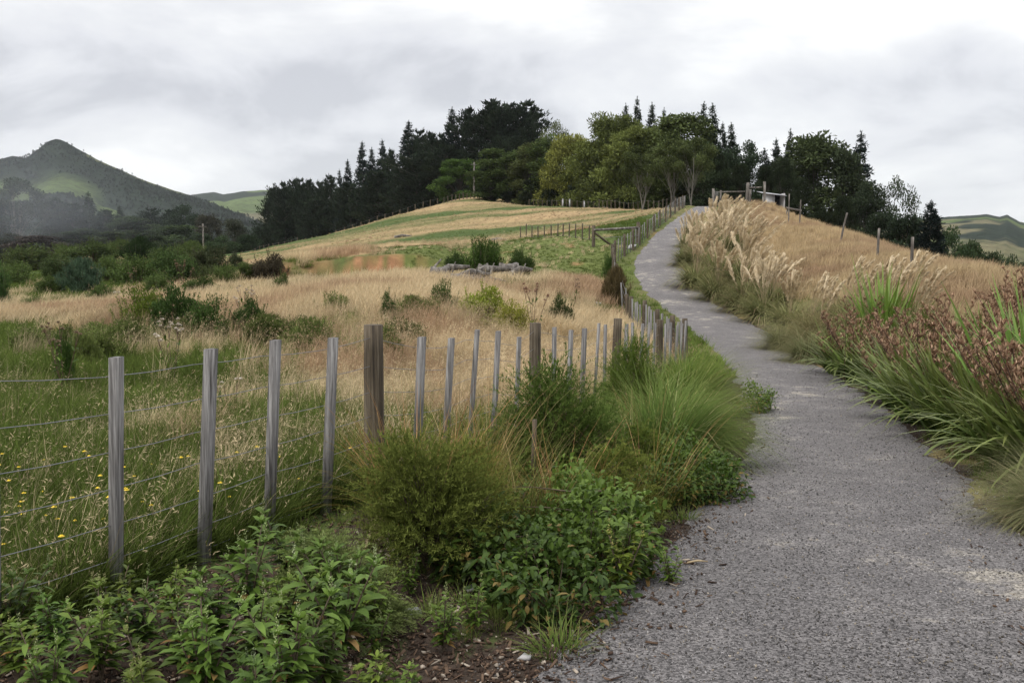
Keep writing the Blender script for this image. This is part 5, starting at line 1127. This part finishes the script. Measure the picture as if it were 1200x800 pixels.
def conifer(nw=26, w=.18, c0=.06, pointy=1.0, per=9, leaf=(.030, .010), irr=.25, droop=.1, clump=26, seed=0):
    lf, tr = MB(), MB(); t = np.linspace(0, 1, 6); tr.tube(np.stack([.006 * np.sin(t * 4), 0 * t, t * .99 - .02], 1), np.linspace(.016, .002, 6), 6)
    for i in range(nw):
        h = c0 + (.985 - c0) * ((i + RNG.random() * .6) / nw) ** .9; q = (h - c0) / (1 - c0)
        if pointy >= 1: R_ = w * (1 - q) ** .95
        else: R_ = w * (1 - q ** 2.6) ** .7 * (.75 + .25 * q)
        R_ = max(R_, .007 if pointy >= 1 else .022); kb = max(3, int(per * (.5 + R_ / w * .5)))
        for b1 in range(kb):
            a = RNG.random() * 6.283; L_ = R_ * (1 + irr * RNG.normal()) ; L_ = max(L_, .012); e = np.array([math.cos(a), math.sin(a), (-droop if pointy >= 1 else .35) + RNG.normal(0, .1)])
            p0 = np.array([0, 0, h]); p1 = p0 + e * L_; p2 = p1 + [0, 0, .18 * L_ if pointy >= 1 else .3 * L_]
            if L_ > .04: tr.tube([p0, p1], [.0035, .001], 3, cap=False)
            k = int(clump * (.35 + L_ / w)); tt = .2 + .85 * RNG.random(k) ** .7
            pos = p0 + (p1 - p0) * tt[:, None] + RNG.normal(0, .009 + .05 * L_, (k, 3)) * [1, 1, .55]; d = (p1 - p0) / L_ * .8 + rvec(k) * .6 + [0, 0, .55 if pointy < 1 else .15]
            lsz = min(1, .35 + R_ / .06); lf.cards(pos, d, leaf[0] * lsz * (.6 + .7 * RNG.random(k)), leaf[1] * lsz, v=np.clip(.45 + RNG.normal(0, .2, k) + RNG.normal(0, .1), 0, 1))
    k = 30; lf.cards(np.stack([RNG.normal(0, .004, k), RNG.normal(0, .004, k), .94 + .05 * RNG.random(k)], 1), rvec(k) * .5 + [0, 0, 1], .02, .006)
    return [('trunk', tr.mesh('trunk', M['bark'])), ('crown', lf.mesh('crown', M['tree_leaf']))]
PP = [conifer(44, .19, .04, 1.0, 12, (.032, .013), clump=34, irr=.22), conifer(38, .21, .05, 1.0, 11, (.034, .014), clump=38, irr=.28)]
PB = [conifer(24, .25, .05, .6, 12, (.036, .015), .34, clump=52), conifer(22, .28, .06, .6, 13, (.036, .015), .38, clump=54)]
SPR = conifer(40, .26, .02, 1.0, 15, (.032, .012), .15, .15, 56)
BR = [broad(15000, 60, .40, .03, (.026, .018)), broad(15000, 54, .36, .04, (.026, .018)), broad(14000, 50, .42, .03, (.026, .018))]
COL_ = [broad(13000, 46, .20, .02, (.022, .014)), broad(12000, 42, .22, .02, (.022, .014))]
OPEN = broad(5200, 20, .40, .30, (.022, .014), density=.8, fork=2)
FORK = broad(9000, 30, .36, .42, (.022, .014), .013, fork=2, bark='grey_bark')
WIL = [broad(20000, 80, .42, .01, (.032, .013)), broad(20000, 74, .40, .02, (.032, .013))]
WID = {id(PP[0]): .34, id(PP[1]): .40, id(PB[0]): .5, id(PB[1]): .56, id(SPR): .52, id(BR[0]): .84, id(BR[1]): .76, id(BR[2]): .88, id(COL_[0]): .46, id(COL_[1]): .5, id(OPEN): .84, id(FORK): .76, id(WIL[0]): .9, id(WIL[1]): .86}
DK = (.034, .048, .030); DKB = (.028, .042, .034); MG = (.072, .100, .034); YG = (.20, .21, .055); OL = (.10, .118, .045); BG_ = (.075, .125, .03)
def nm_light(s): return s in ('dark_tree', 'spreading_tree', 'native_tree', 'willow_tree', 'valley_tree')
def tree(name, parts, px, top, Y, w, col, label, bot=None, group=None, sink=.4):
    x = (px - 600) / FPX * Y; z = h1(x, Y) - sink
    if bot is not None: z = pix(px, bot, Y)[2]
    zt = pix(px, top, Y)[2]; hh = zt - z; ww = w / FPX * Y / WID[id(parts)]
    if hh > 30 and bot is None: z = zt - 30; hh = 30
    col = tuple(np.array(col) * (.88 + .24 * RNG.random()) * (1.3 if nm_light(name) else 1.05))
    return place(name, parts, (x, Y, z), label, 'tree', group, RNG.random() * 6.28, (ww, ww, hh), col, ('crown',))
for kd in (*PP, *PB, SPR, *BR, *COL_, OPEN, FORK, *WIL):
    me = kd[1][1]; v_ = np.empty(len(me.vertices) * 3, np.float32); me.vertices.foreach_get('co', v_); v_ = v_.reshape(-1, 3)
    s_ = .995 / np.percentile(v_[:, 2], 99.8); v_[:, 2] *= s_; me.vertices.foreach_set('co', v_.ravel()); me.update()
    WID[id(kd)] = 2 * np.percentile(np.abs(v_[:, 0]), 96)
T = []
# the pine stand left of the knoll (pixel, top, distance, width, kind)
pines = [
 (322, 220, 330, 30, PB[0], 'first dark pine at the valley end of the stand'), (334, 214, 325, 26, PB[1], 'second pine from the valley end of the stand'), (346, 211, 330, 24, PB[0], 'third pine from the valley end of the stand'),
 (354, 209, 322, 24, PB[1], 'fourth pine from the valley end, slightly taller than its neighbours'), (364, 211, 318, 24, PB[0], 'fifth pine from the valley end of the stand'), (377, 213, 315, 26, PB[1], 'lowest-topped pine in the dip of the stand'),
 (389, 206, 310, 26, PB[0], 'pine just after the dip in the stand'), (400, 200, 305, 22, PP[1], 'pine where the stand starts to climb'), (410, 189, 300, 24, PP[0], 'thin pine stepping up before the first tall points'),
 (427, 167, 295, 30, PP[1], 'first tall pointed pine climbing the stand'), (438, 175, 292, 26, PP[0], 'shorter pointed pine after the first tall point'), (450, 165, 290, 30, PP[1], 'second tall pointed pine of the stand'), (461, 176, 286, 24, PB[0], 'blunt pine in the notch after the second tall point'),
 (481, 143, 282, 42, PP[1], 'tallest pointed pine halfway along the stand'), (493, 152, 280, 30, PB[1], 'ragged pine just behind the tallest point'), (508, 156, 276, 34, PB[0], 'blunt pine in the wide gap of the stand'), (518, 157, 274, 30, PB[1], 'ragged pine before the spire beside the great pines'),
 (531, 128, 272, 36, PP[0], 'spire-shaped pine beside the great ragged pines'), (551, 128, 270, 46, PB[1], 'first of the great ragged pines on the knoll'), (576, 118, 268, 56, PB[0], 'great ragged pine with the highest crown over the knoll'), (596, 121, 272, 50, PB[1], 'great ragged pine second from the highest crown'),
 (617, 119, 268, 52, PB[0], 'last great ragged pine before the green trees'),
 (336, 235, 315, 34, PB[1], 'low front pine at the foot of the valley end'), (372, 232, 305, 40, PB[0], 'low front pine under the dip of the stand'), (412, 215, 285, 44, PB[1], 'low front pine under the first step'), (445, 200, 275, 50, PB[0], 'low front pine under the two tall points'), (490, 180, 265, 56, PB[1], 'low front pine below the tallest point'), (525, 170, 262, 50, PB[0], 'low front pine beside the bright round evergreen'), (598, 160, 262, 60, PB[1], 'dark pine filling the gap behind the native trees')]
for px, top, Y, w, kd, lb in pines:
    tree('pine_tree', kd, px, top, Y, w * 1.12, DK if kd in PB else DKB, lb)
for px, top, Y, w, kd, col, nm, lb in [
 (541, 187, 246, 48, BR[0], BG_, 'round_evergreen', 'bright green rounded evergreen on the knoll by the power pole'),
 (579, 174, 205, 40, COL_[0], MG, 'native_tree', 'upright green tree right behind the power pole'),
 (602, 176, 200, 36, COL_[1], MG, 'native_tree', 'upright green tree over the pale utility box'),
 (622, 168, 195, 38, COL_[0], OL, 'native_tree', 'olive upright tree with a forked bare limb'),
 (642, 158, 190, 40, COL_[1], MG, 'native_tree', 'upright green tree beside the feathery-topped one'),
 (655, 142, 210, 40, OPEN, OL, 'open_topped_tree', 'sparse feathery-topped tree between pines and willows'),
 (668, 158, 185, 50, WIL[0], YG, 'willow_tree', 'yellowest willow at the edge of the row'),
 (692, 165, 165, 52, WIL[1], (.12, .14, .04), 'willow_tree', 'low yellow-green willow next to the yellowest one'),
 (720, 134, 160, 66, WIL[0], (.105, .125, .04), 'willow_tree', 'highest yellow-green willow of the row'),
 (740, 150, 150, 60, WIL[1], (.12, .14, .042), 'willow_tree', 'yellow-green willow in front of the highest one'),
 (768, 148, 148, 50, WIL[0], (.09, .11, .036), 'willow_tree', 'duller green willow beside the dark spreading tree'),
 (795, 134, 135, 76, BR[1], (.075, .095, .035), 'spreading_tree', 'dark spreading tree above the pale trunks'),
 (824, 168, 128, 44, BR[0], (.04, .055, .028), 'spreading_tree', 'low dark tree next to the spreading one, above the path crest'),
 (731, 124, 195, 26, PP[0], DK, 'pointed_conifer', 'first small spire showing over the willows'),
 (744, 116, 195, 28, PP[1], DK, 'pointed_conifer', 'tallest spire showing over the willows'),
 (761, 123, 195, 30, PP[0], DK, 'pointed_conifer', 'third spire over the willows'),
 (775, 129, 195, 26, PP[1], DK, 'pointed_conifer', 'last spire over the willows'),
 (821, 122, 165, 34, PP[1], DK, 'pointed_conifer', 'first of the twin spires past the spreading tree'),
 (831, 124, 162, 34, PP[0], DK, 'pointed_conifer', 'second of the twin spires past the spreading tree'),
 (843, 145, 155, 24, PP[1], DK, 'pointed_conifer', 'short conifer stepping down from the twin spires'),
 (853, 146, 150, 28, PP[0], DK, 'pointed_conifer', 'conifer with a clean point stepping down to the gate'),
 (871, 167, 140, 42, BR[2], (.034, .050, .028), 'dark_tree', 'rounded dark tree directly behind the gate frame'),
 (850, 175, 140, 40, COL_[1], (.032, .046, .026), 'dark_tree', 'dark tree filling in behind the crest of the path'),
 (892, 176, 145, 34, PP[0], DK, 'pointed_conifer', 'small conifer in the gap above the shed'),
 (905, 164, 150, 32, PP[1], DK, 'pointed_conifer', 'shorter spire before the big round tree'),
 (921, 154, 150, 24, PP[0], DK, 'pointed_conifer', 'taller spire before the big round tree'),
 (912, 185, 132, 40, BR[1], (.04, .052, .028), 'dark_tree', 'low dark tree just above the shed roof'),
 (953, 158, 135, 90, BR[0], (.058, .075, .032), 'spreading_tree', 'big round dark tree beyond the shed'),
 (984, 176, 130, 56, BR[1], (.038, .05, .026), 'spreading_tree', 'round dark tree leaning on the big one'),
 (1003, 157, 150, 52, PP[1], DKB, 'pointed_conifer', 'tall lone spire behind the round dark trees'),
 (1012, 215, 120, 50, BR[2], (.034, .046, .026), 'dark_tree', 'low dark tree at the foot of the lone spire'),
 (1040, 207, 130, 52, OPEN, (.06, .08, .04), 'open_topped_tree', 'open lacy tree against the sky beside the spruce'),
 (1030, 250, 112, 44, BR[0], (.03, .042, .024), 'dark_tree', 'dark tree under the lacy one'),
 (1060, 252, 108, 50, BR[1], (.030, .044, .026), 'dark_tree', 'dark tree between the lacy tree and the spruce'),
 (1087, 238, 105, 60, SPR, (.022, .032, .028), 'spruce_tree', 'dark conical spruce at the end of the ridge'),
 (1112, 268, 112, 44, BR[2], (.035, .055, .024), 'dark_tree', 'green tree just downhill of the spruce'),
 (1135, 284, 118, 40, BR[0], (.035, .052, .024), 'dark_tree', 'second green tree downhill of the spruce'),
 (1158, 296, 120, 40, BR[1], (.035, .05, .024), 'dark_tree', 'third tree downhill of the spruce'),
 (1182, 302, 125, 40, BR[2], (.035, .05, .024), 'dark_tree', 'fourth tree downhill of the spruce'),
 (1208, 300, 130, 44, BR[0], (.035, .05, .024), 'dark_tree', 'last tree downhill, at the edge of the view'),
 (1240, 298, 140, 50, BR[1], (.035, .05, .024), 'dark_tree', 'tree past the edge of the view downhill of the spruce')]:
    tree(nm, kd, px, top, Y, w * (1.18 if nm != 'pointed_conifer' else 1.2), col, lb)
for px, top, Y, w, lb in [(787, 178, 112, 44, 'pale-trunked tree behind the path-side fence'), (809, 176, 110, 40, 'pale-trunked tree nearest the path crest'), (751, 185, 125, 40, 'pale-trunked tree below the willows')]:
    tree('pale_trunked_tree', FORK, px, top - 14, Y, w * 1.15, (.085, .105, .04), lb, sink=.1)
# shaded undergrowth at the foot of the trees
under = [(575, 205), (600, 200), (625, 190), (650, 185), (672, 175), (695, 165), (718, 158), (742, 150), (765, 142), (790, 136), (815, 130), (840, 128), (865, 125), (935, 118), (960, 115), (985, 112), (585, 235), (610, 225), (635, 215), (655, 205), (680, 195), (705, 185), (730, 178), (755, 170), (780, 160), (895, 125), (915, 122)]
for i, (px, Y) in enumerate(under):
    x, y = P2(px, Y); z = h1(x, y); w = 34 / FPX * Y
    place('undergrowth_shrub', BR[i % 3], (x, y, z - .8), 'dark shrub in the shade at the foot of the trees along the crest', 'shrub', 'dark shrubs at the foot of the trees along the crest', RNG.random() * 6, (w * 1.2, w * 1.2, (6 + 3 * RNG.random()) * (1.35 if i > 15 else 1)), (.028, .038, .02), ('crown',))
# valley trees on the left
for px, top, Y, w, kd, col, nm, lb in [
 (20, 208, 250, 62, FORK, (.05, .065, .045), 'pale_trunked_tree', 'tall pale-trunked gum standing in the smoke'),
 (-12, 236, 240, 50, BR[0], DK, 'valley_tree', 'dark tree at the very edge beside the smoky gum'),
 (45, 276, 200, 60, BR[1], (.065, .055, .048), 'valley_tree', 'purplish brown tree at the foot of the smoky gum'),
 (68, 232, 300, 36, PB[0], DK, 'valley_tree', 'dark pine just past the smoky gum'),
 (88, 238, 300, 36, PB[1], DK, 'valley_tree', 'dark pine between the smoky gum and the mountain paddock'),
 (108, 226, 310, 34, PP[1], DK, 'valley_tree', 'pointed pine standing highest before the paddock'),
 (128, 246, 300, 34, PB[0], DK, 'valley_tree', 'blunt pine below the mountain paddock'),
 (144, 242, 305, 24, PP[0], DK, 'valley_tree', 'narrow pine beside the round green tree'),
 (158, 254, 240, 62, BR[0], (.055, .078, .035), 'valley_tree', 'broad round green tree in the valley'),
 (180, 244, 310, 34, PB[1], DK, 'valley_tree', 'dark pine behind the round green tree'),
 (202, 246, 305, 30, PB[0], DK, 'valley_tree', 'dark pine in the middle of the valley row'),
 (219, 241, 300, 42, BR[2], (.035, .05, .03), 'valley_tree', 'tall dark tree before the pale power pole'),
 (212, 264, 230, 52, BR[1], (.05, .072, .03), 'valley_tree', 'round green tree below the tall dark one'),
 (247, 252, 280, 34, BR[0], (.06, .06, .042), 'valley_tree', 'brown-tinged tree beside the power pole'),
 (276, 257, 270, 36, BR[1], (.05, .056, .04), 'valley_tree', 'grey-green tree before the pine stand'),
 (262, 277, 220, 40, BR[2], (.04, .06, .028), 'valley_tree', 'low green tree past the power pole'),
 (294, 275, 225, 32, BR[0], (.035, .052, .028), 'valley_tree', 'low dark tree touching the pine stand'),
 (100, 268, 220, 54, BR[2], (.05, .068, .036), 'valley_tree', 'low green tree under the highest valley pine'),
 (132, 272, 215, 40, BR[1], (.05, .065, .035), 'valley_tree', 'low tree hugging the round green one'),
 (72, 275, 215, 40, BR[0], (.055, .06, .045), 'valley_tree', 'low tree in the smoke past the purplish one'),
 (12, 274, 205, 44, BR[2], (.05, .056, .04), 'valley_tree', 'low bushy tree at the edge below the smoky gum'),
 (183, 276, 215, 36, BR[1], (.048, .066, .03), 'valley_tree', 'low bushy tree between the two round green trees'),
 (310, 262, 290, 30, PB[1], DK, 'valley_tree', 'short pine at the corner where stand meets valley'),
 (236, 274, 225, 30, BR[0], (.04, .055, .03), 'valley_tree', 'small dark tree right behind the power pole')]:
    tree(nm, kd, px, top, Y, w * 1.1, col, lb)
# far woodland nobody could count
CR = []
for kd in (BR[0], BR[2], PB[0]):
    me = kd[1][1].copy(); me.materials.clear(); me.materials.append(M['far_leaf']); CR.append(me)
n_ = 900; Y = 330 + 500 * RNG.random(n_); U = -.75 + RNG.random(n_) * .62; X = U * Y; Z = H(X, Y)
k = fbm(X * .01, Y * .01, 301) > .42; X, Y, Z = X[k], Y[k], Z[k]; n_ = len(X)
scatter('woodland', 'far dark woodland filling the valley below the mountain', CR, np.stack([X, Y, Z - 1], 1), RNG.integers(0, 3, n_), np.stack([0 * X, 0 * X, RNG.random(n_) * 6.28], 1), 9 + 8 * RNG.random(n_), np.array([.032, .046, .028]) * (.7 + .6 * RNG.random((n_, 1))))
_, MX, MY, MZ = MTN
k = RNG.integers(0, MX.size, 140000); X, Y, Z = MX.ravel()[k], MY.ravel()[k], MZ.ravel()[k]; pxm = X / Y * FPX + 600
cc = col_left(600 + X / Y * FPX, (Y - 900) / 1700, X, Y); kk = (cc[:, 1] < .036) & (pxm > -120) & (pxm < 420) & (Y < 2520) & (RNG.random(len(X)) < .28); X, Y, Z = X[kk], Y[kk], Z[kk]; n_ = len(X)
scatter('bush_cover', 'dark bush covering the flanks of the mountain', CR, np.stack([X + RNG.normal(0, 8, n_), Y + RNG.normal(0, 5, n_), Z - 2.0], 1), RNG.integers(0, 3, n_), np.stack([0 * X, 0 * X, RNG.random(n_) * 6.28], 1), 3 + 3.5 * RNG.random(n_) ** 1.5, np.array([.028, .038, .024]) * (.6 + .8 * RNG.random((n_, 1))))
n_ = 700; Y = 170 + 500 * RNG.random(n_) ** 1.3; U = .36 + RNG.random(n_) * .45; X = U * Y; Z = H(X, Y)
scatter('woodland', 'dark woodland in the valley past the ridge', CR, np.stack([X, Y, Z - 1], 1), RNG.integers(0, 3, n_), np.stack([0 * X, 0 * X, RNG.random(n_) * 6.28], 1), 10 + 8 * RNG.random(n_), np.array([.035, .052, .026]) * (.7 + .6 * RNG.random((n_, 1))))

# ------------------------------------------------------------------ air and smoke
def volbox(name, lo, hi, label):
    k = MB(); k.box(tuple((np.array(lo) + np.array(hi)) / 2), tuple(np.array(hi) - np.array(lo))); o = k.obj(name, None); tag(o, label, None, None, 'stuff'); return o

HZ = volbox('haze', (-9600, -160, -64), (9600, 6400, 345), 'thin pale air between the viewer and the far hills')
m, N, L = newmat('pale_air'); pv = nd(N, 'ShaderNodeVolumePrincipled'); pv.inputs['Color'].default_value = (.86, .90, .96, 1); pv.inputs['Density'].default_value = 4.5e-5; pv.inputs['Anisotropy'].default_value = 0.1
o = nd(N, 'ShaderNodeOutputMaterial'); L.new(pv.outputs[0], o.inputs['Volume']); HZ.data.materials.append(m)
SM = volbox('smoke', (-165, 175, -12), (-62, 245, 34), 'thin blue smoke drifting over the valley trees')
m, N, L = newmat('blue_smoke'); pv = nd(N, 'ShaderNodeVolumePrincipled'); pv.inputs['Color'].default_value = (.78, .84, .95, 1)
tx = nd(N, 'ShaderNodeTexCoord'); mp = nd(N, 'ShaderNodeMapping'); mp.inputs['Scale'].default_value = (.03, .02, .05); L.new(tx.outputs['Object'], mp.inputs['Vector'])
nz = nd(N, 'ShaderNodeTexNoise'); nz.inputs['Scale'].default_value = 1.0; nz.inputs['Detail'].default_value = 3; L.new(mp.outputs[0], nz.inputs['Vector'])
gr = nd(N, 'ShaderNodeTexGradient', gradient_type='SPHERICAL'); mp2 = nd(N, 'ShaderNodeMapping', vector_type='TEXTURE'); mp2.inputs['Location'].default_value = (-112, 210, 6); mp2.inputs['Scale'].default_value = (50, 33, 21); L.new(tx.outputs['Object'], mp2.inputs['Vector']); L.new(mp2.outputs[0], gr.inputs['Vector'])
mr = nd(N, 'ShaderNodeMapRange'); L.new(nz.outputs['Fac'], mr.inputs['Value']); mr.inputs['From Min'].default_value = .42; mr.inputs['From Max'].default_value = .62
mu = nd(N, 'ShaderNodeMath', operation='MULTIPLY'); L.new(mr.outputs[0], mu.inputs[0]); L.new(gr.outputs['Fac'], mu.inputs[1])
m2 = nd(N, 'ShaderNodeMath', operation='MULTIPLY'); L.new(mu.outputs[0], m2.inputs[0]); m2.inputs[1].default_value = .0075; L.new(m2.outputs[0], pv.inputs['Density'])
o = nd(N, 'ShaderNodeOutputMaterial'); L.new(pv.outputs[0], o.inputs['Volume']); SM.data.materials.append(m)
